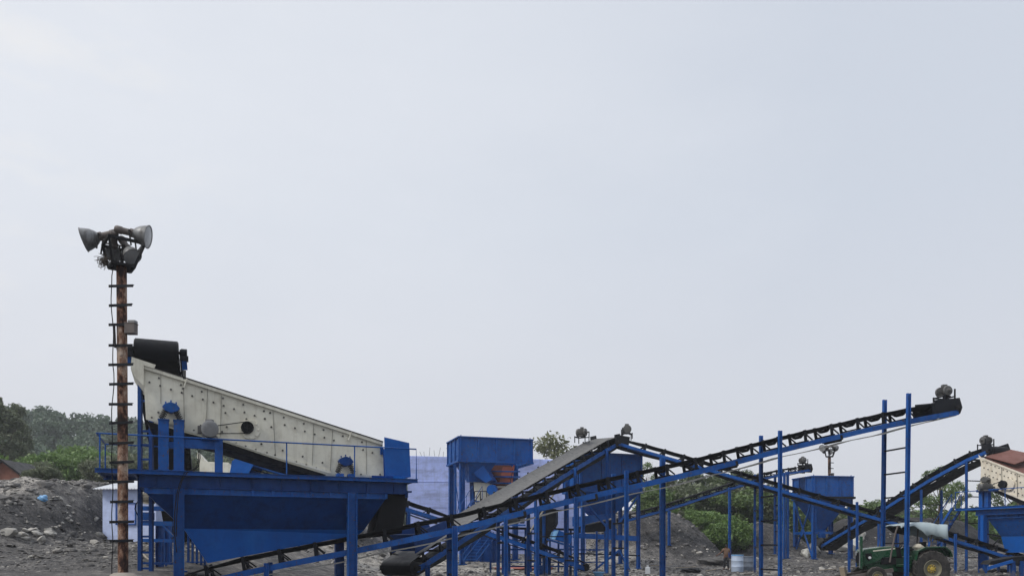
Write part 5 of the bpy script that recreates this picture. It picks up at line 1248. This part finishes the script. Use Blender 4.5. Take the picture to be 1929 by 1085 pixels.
for d in (-.18, .18): mb = MB(); mb.box(f2s.W(q + d + .1, .3, (Z2 + zt3) / 2), (.24, .24, zt3 - Z2), A2); mb.build('spring_post', M['blue'], p2)
mb = MB(); mb.box(f2s.W(q + .3, .25, zt3 + .05), (1.1, .4, .14), A2); mb.build('motor_base', M['blue_dark'], p2)
zP, zM2 = f2s.S(1880, 975, .45)[1], f2s.S(1885, 1010, 1.0)[1]
a0 = f2s.S(1860, 975, .45)[0]; a1 = f2s.S(1886, 1010, 1.0)[0]; a2 = f2s.S(1895, 1034, 1.1)[0]; zB = f2s.S(1895, 1040, 1.1)[1]
mb = MB(); shell(mb, [ringpts(f2s, a0, L2, .45, 2.35, Z2 - .15), ringpts(f2s, a0, L2, .45, 2.35, zP)])
for i in range(12): qq = a0 + (L2 - a0) * i / 11; mb.beam(f2s.W(qq, .42, zP), f2s.W(qq, .42, Z2 - .45), .12, .05, side=f2s.u)
mb.beam(f2s.W(a0, .415, zP), f2s.W(L2, .415, zP), .06, .05, side=f2s.v)
mb.build('hopper_rim', M['blue'], p2)
mb = MB(); shell(mb, [ringpts(f2s, a0, L2, .45, 2.35, zP - .002), ringpts(f2s, a1, L2 - .8, 1.0, 1.85, zM2)]); mb.build('hopper', M['blue'], p2)
mb = MB(); shell(mb, [ringpts(f2s, a1, L2 - .8, 1.0, 1.85, zM2 - .004), ringpts(f2s, a2, L2 - 1, 1.05, 1.75, zB)]); mb.build('hopper_spout', M['blue_bright'], p2)
zr2 = f2s.S(1815, 926, .04)[1]
rail([f2s.W(.0, .04, zr2), f2s.W(L2, .04, zr2)], p2); 
for s in (0.02, 3.2, 6.0): mb = MB(); mb.cyl(f2s.W(s, .04, Z2), f2s.W(s, .04, zr2), .022, 8); mb.build('rail_post', M['blue'], p2)
for a, b in (((1857, 1005), (1886, 1010)), ((1857, 1040), (1885, 1012))): mb = MB(); mb.beam(T_(*a, .6), T_(*b, 1.0), .06, .07); mb.build('brace', M['frame_dark'], p2)
sc2 = thing('vibrating_screen', f2s.W(3.5, 1.4, Z2), 'warm cream vibrating screen with rusty red deck cut off by the right edge', 'vibrating screen')
o2 = [(1843, 856), (1849, 862), (1854, 863), (1929, 892), (2010, 924), (2010, 972), (1929, 943), (1876, 921), (1847, 918), (1848, 872)]
pp = [T_(x, y, .5) for x, y in o2]
mb = MB(); mb.slab(pp, f2s.v * .02)
for a, b in ((2, 3), (3, 4)): mb.beam(pp[a] - f2s.v * .02, pp[b] - f2s.v * .02, .06, .09, side=f2s.v, off=(0, -.045))
for a, b in ((8, 7), (7, 6), (6, 5)): mb.beam(pp[a] - f2s.v * .02, pp[b] - f2s.v * .02, .05, .08, side=f2s.v, off=(0, .04))
mb.mi = 1
for a, b in (((1887, 880), (1888, 924)), ((1916, 890), (1917, 937))): mb.beam(T_(*a, .49), T_(*b, .49), .05, .03, side=f2s.v)
mb.mi = 2
for k in range(44):
    x = 1852 + (k % 11) * 7.6 + (k // 11) * 2; y = 869 + (x - 1852) * .40 + (k // 11) * 11
    if x < 1927: p = T_(x, y, .5); mb.cyl(p - f2s.v * .03, p, .035, 6)
mb.build('side_plate', [M['cream_warm'], M['seam'], M['bolt']], sc2)
mb = MB(); q2_ = [p + f2s.v * 2.0 + Vector((0, 0, .42)) for p in pp]; mb.slab(q2_, f2s.v * .02); mb.build('side_plate', M['rust_deck'], sc2)
mb = MB(); mb.slab([pp[2] + f2s.v * .04, pp[4] + f2s.v * .04, pp[4] + f2s.v * 2.0 + Vector((0, 0, .3)), pp[2] + f2s.v * 2.0 + Vector((0, 0, .3))], (0, 0, -.04))
e = f2s.u * 1.8; mb.slab([pp[2] + f2s.v * .1 + Vector((0, 0, .12)), pp[2] + f2s.v * .1 + e + Vector((0, 0, -.5)), pp[2] + f2s.v * 1.95 + e + Vector((0, 0, .05)), pp[2] + f2s.v * 1.95 + Vector((0, 0, .62))], (0, 0, -.04))
mb.build('deck_plate', M['rust_deck'], sc2)
mb = MB(); mb.slab([pp[8] + f2s.v * .1 - Vector((0, 0, .02)), pp[7] + f2s.v * .1 - Vector((0, 0, .02)), pp[6] + f2s.v * .1 - Vector((0, 0, .02)), pp[6] + f2s.v * .1 - Vector((0, 0, .3)), pp[7] + f2s.v * .1 - Vector((0, 0, .25))], f2s.v * 1.8); mb.build('screen_pan', M['rubber'], sc2)
c = T_(1902, 912, .46); mb = MB(); mb.cyl(c - f2s.v * .08, c + f2s.v * .03, .32, 24); ex2 = mb.build('exciter_flange', M['cream_warm'], sc2, bevel=.006)
c2_ = T_(1889, 912, .3); mb = MB(); mb.cyl(c2_ - f2s.v * .1, c2_ + f2s.v * .1, .22, 22); mb.cyl(c2_ + f2s.v * .1, c + f2s.v * .0, .07, 10); mb.build('drive_pulley', M['rubber'], ex2, smooth=True)
m0 = T_(1864, 918, .25)
mb = MB(); mb.tube([c2_ + Vector((0, 0, .22)), m0 + Vector((0, 0, .1)), m0 - f2s.u * .1, m0 - Vector((0, 0, .1)), c2_ - Vector((0, 0, .22)), c2_ + f2s.u * .22, c2_ + Vector((0, 0, .22))], .02, 5); mb.build('drive_belt', M['rubber'], ex2)
spring_unit(sc2, f2s, 1856, 903, 920, .36, .5, T_, 'galv_dark')
mt = thing('electric_motor', T_(1858, 925, .2), 'beige electric motor lying on its base below the right screen plate', 'motor')
mb = MB(); motor_mesh(mb, T_(1857, 917, .05), (1, -.15, 0), .2, .74); mb.build('motor_body', M['galv_dark'], mt)
mb = MB(); ce = T_(1849, 917, .05); mb.cyl(ce - Vector((.12, 0, 0)), ce + Vector((.1, 0, 0)), .22, 20); mb.build('fan_cover', M['motor_cream'], mt, smooth=True)
stair('inclined blue stairs rising to the right screening platform', P(1793, 957, 46), P(1749, 1028, 47.5), .6, (1, .1, 0), 8, .85)
# low conveyor start and trough near the right edge
tr = thing('feed_chute', P(1895, 1060, 40), 'low blue and black chute slanting behind the legs at the right edge', 'chute')
mb = MB(); mb.slab([P(1862, 1063, 40), P(1868, 1056, 40), P(1912, 1048, 40), P(1945, 1046, 40), P(1945, 1060, 40), P(1900, 1064, 40)], (.1, .9, 0)); mb.build('trough', M['rubber'], tr, bevel=.02)
mb = MB(); mb.beam(P(1860, 1070, 39.9), P(1908, 1056, 39.9), .06, .16); mb.build('side_bar', M['blue_bright'], tr)
for px in (1908, 1924): p = P(px, 1056, 40); mb = MB(); mb.beam((p.x, p.y, gz(p.x, p.y) - .2), p, .16, .16); mb.build('leg', M['blue_dark'], tr)
# ------------------------------------------------------------------ tractor
TY = 32.0
tx = lambda px: (px - CX) / F * TY - .42
tz = lambda py: EYE + (HY - py) / F * TY
rx_, rz_ = tx(1752), .75
gt = gz(rx_, TY) - .09
tc_ = thing('tractor', (rx_, TY, gt), 'green farm tractor with white cloth canopy parked behind the tall twin masts', 'tractor')
NS, FS = TY - .82, TY + .82
def wheel(x, y, r, w_, par, rimr, lugs, big):
    c = Vector((x, y, gt + r)); ax = Vector((0, -1, 0)); k = w_ / 2
    mb = MB(); mb.lathe(c, ax, [(-k * .8, rimr), (-k, r * .78), (-k * .92, r * .93), (-k * .6, r * .97), (k * .6, r * .97), (k * .92, r * .93), (k, r * .78), (k * .8, rimr)], 40)
    for i in range(lugs):
        a = 2 * math.pi * i / lugs
        for s in (-1, 1):
            aa = a + (math.pi / lugs if s > 0 else 0); bb = aa + (.22 if big else .12)
            d0 = Vector((math.cos(aa), 0, math.sin(aa))); d1 = Vector((math.cos(bb), 0, math.sin(bb)))
            mb.beam(c + d0 * (r * .975) + ax * (s * k * .02), c + d1 * (r * .93) + ax * (s * k * .97), .05 if big else .025, .07 if big else .03, side=d0.cross(ax))
    t = mb.build('tyre', M['tyre'], par, smooth=True)
    mb = MB(); mb.lathe(c, ax, [(k * .82, rimr * 1.02), (k * .88, rimr * .98), (k * .72, rimr * .93), (k * .35, rimr * .86), (k * .3, rimr * .55), (k * .38, .001)], 32); rm = mb.build('rim', M['rim_grey'], t, smooth=True)
    mb = MB(); mb.lathe(c, ax, [(k * .36, rimr * .5), (k * .5, rimr * .46), (k * .5, rimr * .2), (k * .7, rimr * .16), (k * .7, .001)], 24); mb.build('hub', M['yellow'], rm, smooth=True)
    mb = MB()
    for i in range(8): a = i * math.pi / 4; q = c + Vector((math.cos(a), 0, math.sin(a))) * rimr * .36; mb.cyl(q + ax * k * .5, q + ax * (k * .5 + .03), .025, 6)
    mb.build('wheel_bolt', M['bolt'], rm)
wheel(rx_, NS, .75, .40, tc_, .36, 18, True); wheel(rx_, FS, .75, .40, tc_, .36, 18, True)
fx = tx(1655); wheel(fx, NS + .12, .42, .22, tc_, .22, 14, False); wheel(fx, FS - .12, .42, .22, tc_, .22, 14, False)
def prism(pts, y0, y1): m_ = MB(); m_.slab([(tx(a), y0, tz(b)) for a, b in pts], (0, y1 - y0, 0)); return m_
def C_(y): return TY + y
hood = prism([(1637, 1038), (1640, 1034), (1654, 1031.5), (1676, 1029), (1699, 1028.5), (1702, 1049), (1676, 1049.5), (1668, 1057), (1639, 1066)], C_(-.36), C_(.36)).build('hood', M['green'], tc_, bevel=.05)
mb = MB(); mb.box((tx(1636.5), TY, tz(1050)), (.03, .5, .42)); mb.build('grille', M['rubber'], hood, bevel=.01)
mb = prism([(1641, 1042), (1653, 1041), (1654, 1049), (1648, 1056), (1643, 1050)], C_(-.375), C_(-.34)); mb.build('side_vent', M['rubber'], hood)
for y in (-.2, .2):
    mb = MB(); mb.lathe((tx(1638), C_(y), tz(1042)), (-1, 0, 0), [(-.03, .08), (.06, .085), (.06, .07), (.07, .001)], 16); mb.build('headlight', M['glass'], hood, smooth=True)
mb = MB(); mb.lathe((tx(1649), C_(-.40), tz(1049.5)), (-.3, -1, 0), [(-.05, .03), (0, .055), (.03, .055), (.04, .001)], 14); mb.build('side_lamp', M['white_plastic'], hood, smooth=True)
mb = prism([(1656, 1036), (1697, 1031.5), (1697, 1033.5), (1656, 1038.2)], C_(-.366), C_(-.355)); mb.build('stripe', M['cream'], hood)
prism([(1640, 1058), (1702, 1049), (1735, 1046), (1760, 1060), (1755, 1078), (1700, 1076), (1650, 1072)], C_(-.22), C_(.22)).build('chassis', M['green'], tc_, bevel=.03)
prism([(1676, 1050), (1700, 1050), (1702, 1062), (1672, 1062)], C_(-.30), C_(.30)).build('engine', M['steel_dark'], tc_, bevel=.03)
prism([(1700, 1062), (1722, 1062), (1722, 1066), (1700, 1066)], C_(-.75), C_(.75)).build('footplate', M['green'], tc_)
for y0, y1 in ((-1.02, -.58), (.58, 1.02)):
    mb = MB(); pr = [(1722, 1052), (1725, 1036), (1738, 1029.5), (1774, 1028.5), (1784, 1036), (1788, 1046)]
    for (a, b), (c, d) in zip(pr, pr[1:]): mb.slab([(tx(a), C_(y0), tz(b)), (tx(c), C_(y0), tz(d)), (tx(c), C_(y1), tz(d)), (tx(a), C_(y1), tz(b))], (0, 0, -.045))
    pin = [(a, b) for a, b in pr] + [(1780, 1050), (1724, 1056)]
    yy_ = y1 if y0 < 0 else y0
    mb.slab([(tx(a), C_(yy_), tz(b)) for a, b in pin], (0, .02, 0)); mb.build('fender', M['green'], tc_, bevel=.008)
mb = MB(); mb.slab([(tx(1738), C_(-.26), tz(1037)), (tx(1756), C_(-.26), tz(1037)), (tx(1756), C_(.26), tz(1037)), (tx(1738), C_(.26), tz(1037))], (0, 0, .1)); mb.slab([(tx(1754), C_(-.26), tz(1037)), (tx(1757), C_(-.26), tz(1037)), (tx(1759), C_(-.26), tz(1020)), (tx(1756), C_(-.26), tz(1020))], (0, .52, 0)); mb.build('seat', M['rubber'], tc_, bevel=.03)
mb = MB(); sc_ = Vector((tx(1718), TY, tz(1027))); mb.tube([sc_ + Vector((.06 * math.cos(a) * 2 - .05 * math.sin(a), .2 * math.cos(a), .0 + .2 * math.sin(a) * .5)) if 0 else sc_ + Vector((.08 * math.sin(a), .2 * math.cos(a), .16 * math.sin(a))) for a in [i * math.pi / 10 for i in range(21)]], .016, 6); mb.cyl(sc_, (tx(1708), TY, tz(1042)), .03, 8); mb.build('steering_wheel', M['rubber'], tc_)
prism([(1700, 1030), (1708, 1030), (1712, 1050), (1700, 1050)], C_(-.3), C_(.3)).build('dashboard', M['rubber'], tc_, bevel=.02)
for y in (-.55, .55):
    mb = MB(); mb.tube([(tx(1683), C_(y), tz(1058)), (tx(1687), C_(y), tz(1034)), (tx(1693), C_(y), tz(1006)), (tx(1698), C_(y), tz(990))], .035, 8); mb.build('canopy_post', M['lamp_brown'], tc_, smooth=True)
    mb = MB(); mb.tube([(tx(1758), C_(y), tz(1040)), (tx(1762), C_(y), tz(990))], .03, 8); mb.build('canopy_post', M['lamp_brown'], tc_, smooth=True)
# cloth canopy: sagging top, side flaps
mb = MB(); nx_, ny_ = 26, 14; top = []
for i in range(nx_ + 1):
    f = i / nx_; px = 1699 + (1786 - 1699) * f; yt = np.interp(f, [0, .1, .3, .55, .75, 1], [991, 987, 985.5, 984, 987.5, 989])
    for j in range(ny_ + 1):
        g = j / ny_ * 2 - 1; top.append(Vector((tx(px), C_(g * .72), tz(yt) + .03 * math.cos(g * 1.5) + .012 * math.sin(f * 19 + g * 6) - .02 * math.sin(f * math.pi * 3) ** 2)))
m1 = ny_ + 1
fs_ = [(i * m1 + j, i * m1 + j + 1, (i + 1) * m1 + j + 1, (i + 1) * m1 + j) for i in range(nx_) for j in range(ny_)]
mb.add(top, fs_)
for side in (0, ny_):
    low = []
    for i in range(nx_ + 1):
        f = i / nx_; t = top[i * m1 + side]; dp = np.interp(f, [0, .28, .40, .55, .62, .85, 1.0], [.10, .10, .30, .52, .48, .50, .60])
        low.append(t + Vector((0, (-.05 if side == 0 else .05) + .02 * math.sin(f * 25), -float(dp) + .015 * math.sin(f * 31))))
    mid = [top[i * m1 + side].lerp(low[i], .5) + Vector((0, .02 * math.sin(i * 1.3), 0)) for i in range(nx_ + 1)]
    tops = [top[i * m1 + side] for i in range(nx_ + 1)]
    vs = tops + mid + low; k = nx_ + 1
    mb.add(vs, [(r_ * k + i, r_ * k + i + 1, (r_ + 1) * k + i + 1, (r_ + 1) * k + i) for r_ in range(2) for i in range(nx_)])
back = [top[nx_ * m1 + j] for j in range(m1)]
mb.add(back + [p + Vector((.02 + .03 * math.sin(j), 0, -.58)) for j, p in enumerate(back)], [(j, j + 1, m1 + j + 1, m1 + j) for j in range(ny_)])
cn_ = mb.build('canopy', M['canvas'], tc_, smooth=True)
sd = cn_.modifiers.new('cloth', 'SOLIDIFY'); sd.thickness = .012
prism([(1700, 992), (1737, 992), (1735, 1007), (1712, 1002)], C_(.5), C_(.56)).build('canopy_lining', M['rubber'], tc_)
# front blade and its arms
mb = MB(); mb.slab([(tx(1581), C_(-.95), tz(1067)), (tx(1586), C_(-.95), tz(1090)), (tx(1582), C_(-.95), tz(1104)), (tx(1592), C_(-.95), tz(1103)), (tx(1594), C_(-.95), tz(1088)), (tx(1590), C_(-.95), tz(1067))], (.9, 1.9, 0)); mb.build('front_blade', M['wood'], tc_)
for y in (-.5, .5): mb = MB(); mb.beam((tx(1592), C_(y), tz(1090)), (tx(1690), C_(y), tz(1072)), .08, .16); mb.build('blade_arm', M['lamp_brown'], tc_)
mb = MB(); mb.beam((tx(1630), C_(-.5), tz(1070)), (tx(1631), C_(-.5), tz(1010)), .08, .12); mb.build('loader_post', M['green'], tc_)
mb = MB(); mb.beam((tx(1627.5), C_(-.52), tz(1068)), (tx(1628), C_(-.52), tz(1028)), .03, .03); mb.build('hydraulic_ram', M['galv'], tc_)
mb = MB(); v_, f_ = ico(2); v_ = v_ * np.array([.22, .16, .13]) + .025 * np.sin(v_ * 9); mb.add([Vector(p) + Vector((tx(1732), C_(-.7), tz(1030))) for p in v_.tolist()], [tuple(x) for x in f_.tolist()]); o = mb.build('cloth_bundle', M['motor_cream'], None, smooth=True, loc=(tx(1732), C_(-.7), tz(1033))); tag(o, 'yellowish cloth bundle stuffed by the rear fender of the tractor', 'bundle')

# ------------------------------------------------------------------ person
pp0 = P(1368, 1073, 50); pg = gz(pp0.x, 50)
person = thing('person', (pp0.x, 50, pg), 'man in tan shirt and dark trousers standing beside the pale drum, one arm out', 'person')
HT = 1.66
def skinmesh(name, verts, edges, radii, root, mat, parent, sub=2):
    me = bpy.data.meshes.new(name); me.from_pydata([tuple(Vector(v)) for v in verts], edges, []); me.materials.append(mat)
    o = bpy.data.objects.new(name, me); col.objects.link(o); o.parent = parent
    sk = o.modifiers.new('skin', 'SKIN'); sk.use_smooth_shade = True
    for i, r_ in enumerate(radii):
        sv = me.skin_vertices[0].data[i]; sv.radius = r_ if isinstance(r_, tuple) else (r_, r_); sv.use_root = (i == root)
    s = o.modifiers.new('sub', 'SUBSURF'); s.levels = sub; s.render_levels = sub; return o
V_ = []; E_ = []; R_ = []
def jv(p, r_, parent=None):
    V_.append(p); R_.append(r_)
    if parent is not None: E_.append((parent, len(V_) - 1))
    return len(V_) - 1
pel = jv((0, 0, .90), (.15, .11)); wa = jv((0, 0, 1.04), (.13, .095), pel); chs = jv((0, .01, 1.24), (.16, .11), wa); nk0 = jv((0, .01, 1.37), (.09, .075), chs); nk = jv((0, .0, 1.43), (.055, .055), nk0)
hd0 = jv((0, -.01, 1.50), (.072, .085), nk); hd1 = jv((0, -.01, 1.58), (.078, .095), hd0); jv((0, 0, 1.645), (.05, .06), hd1)
jv((-.005, .095, 1.545), (.016, .018), hd0)             # nose, on the far side: he faces away
for s_ in (-1, 1): jv((s_ * .085, 0, 1.555), (.016, .022), hd1)
def hand(w0, d, s_):
    d = Vector(d).normalized(); sd = d.cross(Vector((0, 1, 0))).normalized() if abs(d.y) < .9 else Vector((1, 0, 0)); base = Vector(V_[w0])
    pm = jv(tuple(base + d * .07), (.036, .022), w0)
    for i, ln_ in enumerate((.075, .085, .08, .062)):
        o_ = sd * ((i - 1.5) * .02); k1 = jv(tuple(base + d * .10 + o_), .0095, pm); k2 = jv(tuple(base + d * (.10 + ln_ * .5) + o_ + Vector((0, .008, 0))), .009, k1); jv(tuple(base + d * (.10 + ln_) + o_ + Vector((0, .022, 0))), .007, k2)
    t1 = jv(tuple(base + d * .05 + sd * -.042), .011, pm); jv(tuple(base + d * .09 + sd * -.058 + Vector((0, .015, 0))), .009, t1)
sh = jv((-.17, 0, 1.345), .06, chs); el = jv((-.33, .03, 1.13), .043, sh); wr = jv((-.50, .08, .99), .030, el); hand(wr, (-.17, .05, -.12), -1)
sh = jv((.17, 0, 1.345), .06, chs); el = jv((.25, -.02, 1.07), .043, sh); wr = jv((.27, .07, .86), .030, el); hand(wr, (.02, .06, -.18), 1)
for s_, fy in ((-1, .06), (1, -.05)):
    hp1 = jv((s_ * .095, 0, .84), .095, pel); kn = jv((s_ * .11, fy * .6, .47), .062, hp1); an = jv((s_ * .12, fy, .10), .042, kn); hl = jv((s_ * .12, fy + .0, .05), .045, an); jv((s_ * .14, fy + .16, .035), .036, hl)
skinmesh('body', V_, E_, R_, 0, M['skin'], person)
skinmesh('shirt', [(0, 0, .92), (0, 0, 1.06), (0, .01, 1.25), (0, .01, 1.36), (-.17, 0, 1.35), (-.27, .02, 1.22), (.17, 0, 1.35), (.225, -.01, 1.19)], [(0, 1), (1, 2), (2, 3), (2, 4), (4, 5), (2, 6), (6, 7)], [(.175, .13), (.16, .12), (.185, .13), (.10, .085), .078, .07, .078, .07], 0, M['shirt'], person)
skinmesh('trousers', [(0, 0, .95), (0, 0, .86), (-.095, 0, .80), (-.11, .036, .47), (-.12, .06, .12), (.095, 0, .80), (.11, -.03, .47), (.12, -.05, .12)], [(0, 1), (1, 2), (2, 3), (3, 4), (1, 5), (5, 6), (6, 7)], [(.16, .12), (.165, .125), .108, .082, .068, .108, .082, .068], 0, M['trouser'], person)
mb = MB(); mb.lathe((pp0.x, 50 - .012, pg + 1.575), (0, 0, 1), [(-.07, .085), (-.02, .093), (.03, .09), (.07, .065), (.095, .001)], 16); mb.build('hair', M['hair'], person, smooth=True)

# ------------------------------------------------------------------ drums and small things
def drum(px, ybot, Y, h, r_, mat, label, lid=None):
    p = P(px, ybot, Y); z = gz(p.x, Y); t = thing('drum', (p.x, Y, z), label, 'drum'); b = Vector((p.x, Y, z - .02))
    mb = MB(); mb.lathe(b, (0, 0, 1), [(0, .001), (0, r_ * .93), (.04, r_), (h * .3, r_), (h * .32, r_ * 1.03), (h * .34, r_), (h * .64, r_), (h * .66, r_ * 1.03), (h * .68, r_), (h * .95, r_ * .98), (h, r_ * .92), (h, .001)], 26); mb.build('drum_body', M[mat], t, smooth=True)
    mb = MB(); mb.lathe(b, (0, 0, 1), [(h * .96, r_ * 1.0), (h * .96, r_ * 1.04), (h * 1.01, r_ * 1.04), (h * 1.015, r_ * .9), (h * .995, .001)], 26); mb.build('drum_lid', M[lid or mat], t, smooth=True)
drum(1389, 1075, 47, 1.05, .36, 'drum_plastic', 'pale blue white plastic drum on the ground right of the man', 'sky_blue')
drum(1409, 1073, 48, .92, .34, 'drum_grey', 'dusty grey blue plastic drum close behind the pale drum')
drum(1018, 1085, 42, .55, .20, 'blue_bright', 'small dark blue drum under the middle conveyors')
jc = ground_hit(1220, 1081); t = thing('jerrycan', jc, 'white plastic jerrycan with a narrow neck standing on the open ground', 'jerrycan')
mb = MB(); mb.box(jc + Vector((0, 0, .19)), (.27, .2, .40)); mb.build('can_body', M['white_plastic'], t, bevel=.04)
mb = MB(); mb.lathe(jc + Vector((0, 0, .38)), (0, 0, 1), [(0, .09), (.03, .05), (.08, .045), (.08, .055), (.12, .055), (.12, .001)], 14); mb.build('can_cap', M['white_plastic'], t, smooth=True)
for px, y, lab in ((1026, 1068, 'left white bottle of the two standing by the small dark blue drum'), (1034, 1068, 'right white bottle of the two standing by the small dark blue drum')):
    p = ground_hit(px, y + 6); mb = MB(); mb.lathe(p, (0, 0, 1), [(0, .001), (0, .07), (.02, .08), (.34, .08), (.42, .04), (.5, .035), (.5, .001)], 14); o = mb.build('bottle', M['white_plastic'], None, smooth=True, loc=p); tag(o, lab, 'bottle')
tb = ground_hit(1128, 1085); mb = MB(); mb.lathe(tb, (0, 0, 1), [(0, .001), (0, .20), (.2, .29), (.22, .32), (.235, .31), (.2, .27), (.03, .18), (.03, .001)], 22); o = mb.build('tub', M['sky_blue'], None, smooth=True, loc=tb); tag(o, 'shallow light blue plastic tub on the ground beneath the middle hopper', 'tub')
def lump(name, px, py, sz, mat, label, cat, seed, group=None):
    p = ground_hit(px, py); v_, f_ = ico(3); r_ = np.random.RandomState(seed); ph = r_.uniform(0, 6, 6)
    d = 1 + .16 * np.sin(v_[:, 0] * 4 + ph[0]) + .13 * np.sin(v_[:, 1] * 5 + ph[1]) + .10 * np.sin(v_[:, 2] * 7 + v_[:, 0] * 6 + ph[2]) + .05 * np.sin(v_[:, 0] * 15 + v_[:, 1] * 13 + ph[3])
    v_ = v_ * d[:, None] * np.array(sz); mb = MB(); mb.add([Vector(q) + p + Vector((0, 0, sz[2] * .7)) for q in v_.tolist()], [tuple(x) for x in f_.tolist()]); o = mb.build(name, M[mat], None, smooth=True, loc=p); tag(o, label, cat, group)
lump('sack', 1519, 1048, (.42, .4, .36), 'sack', 'bulging white sack on the ground behind the left leg of the bright blue hopper', 'sack', 1)
lump('sack', 1533, 1042, (.45, .4, .42), 'sack', 'white sack half hidden behind the front leg of the bright blue hopper', 'sack', 2)
lump('sack', 1615, 1018, (.55, .5, .75), 'sack', 'round white bag standing behind the green post of the tractor', 'sack', 3)
lump('sack', 1598, 1036, (1.0, .6, .5), 'sack', 'long white bag lying under the lower end of the wide black conveyor', 'sack', 4)
lump('stone_heap', 1345, 1062, (.9, .6, .28), 'stone_dark', 'low heap of grey stone left of the standing man', 'heap', 6)
lump('plastic_sheet', 80, 944, (.2, .14, .17), 'sky_blue', 'crumpled sheet of blue plastic on the grey spoil heap', 'plastic sheet', 8)
lump('tyre_scrap', 1302, 1078, (.55, .35, .16), 'rubber', 'black rubber scrap lying on the ground near the wide blue post', 'scrap', 9)
lump('tyre_scrap', 1160, 1046, (.4, .3, .2), 'rubber', 'small black rubber scrap at the foot of the dark bank', 'scrap', 10)
lump('tyre_scrap', 1880, 1078, (.6, .4, .14), 'rubber', 'black scrap lying on the ground at the right edge by the bright blue leg', 'scrap', 12)
lump('brick_heap', 985, 1072, (1.5, .5, .1), 'primer', 'thin spill of reddish brick dust on the pale ground', 'heap', 13)
for i, (px, y, ln_, a) in enumerate(((1290, 1070, 1.6, .3), (1450, 1078, 2.0, -.2), (1340, 1075, 1.4, .9), (1240, 1066, 1.8, .1), (1560, 1074, 1.5, .5))):
    p = ground_hit(px, y); d = Vector((math.cos(a), math.sin(a), .02)) * ln_ * .5
    mb = MB(); mb.beam(p - d + Vector((0, 0, .06)), p + d + Vector((0, 0, .08)), .12, .04); o = mb.build('plank', M['wood'], None, loc=p); tag(o, 'weathered plank lying loose on the dark yard', 'plank', 'planks lying on the yard')
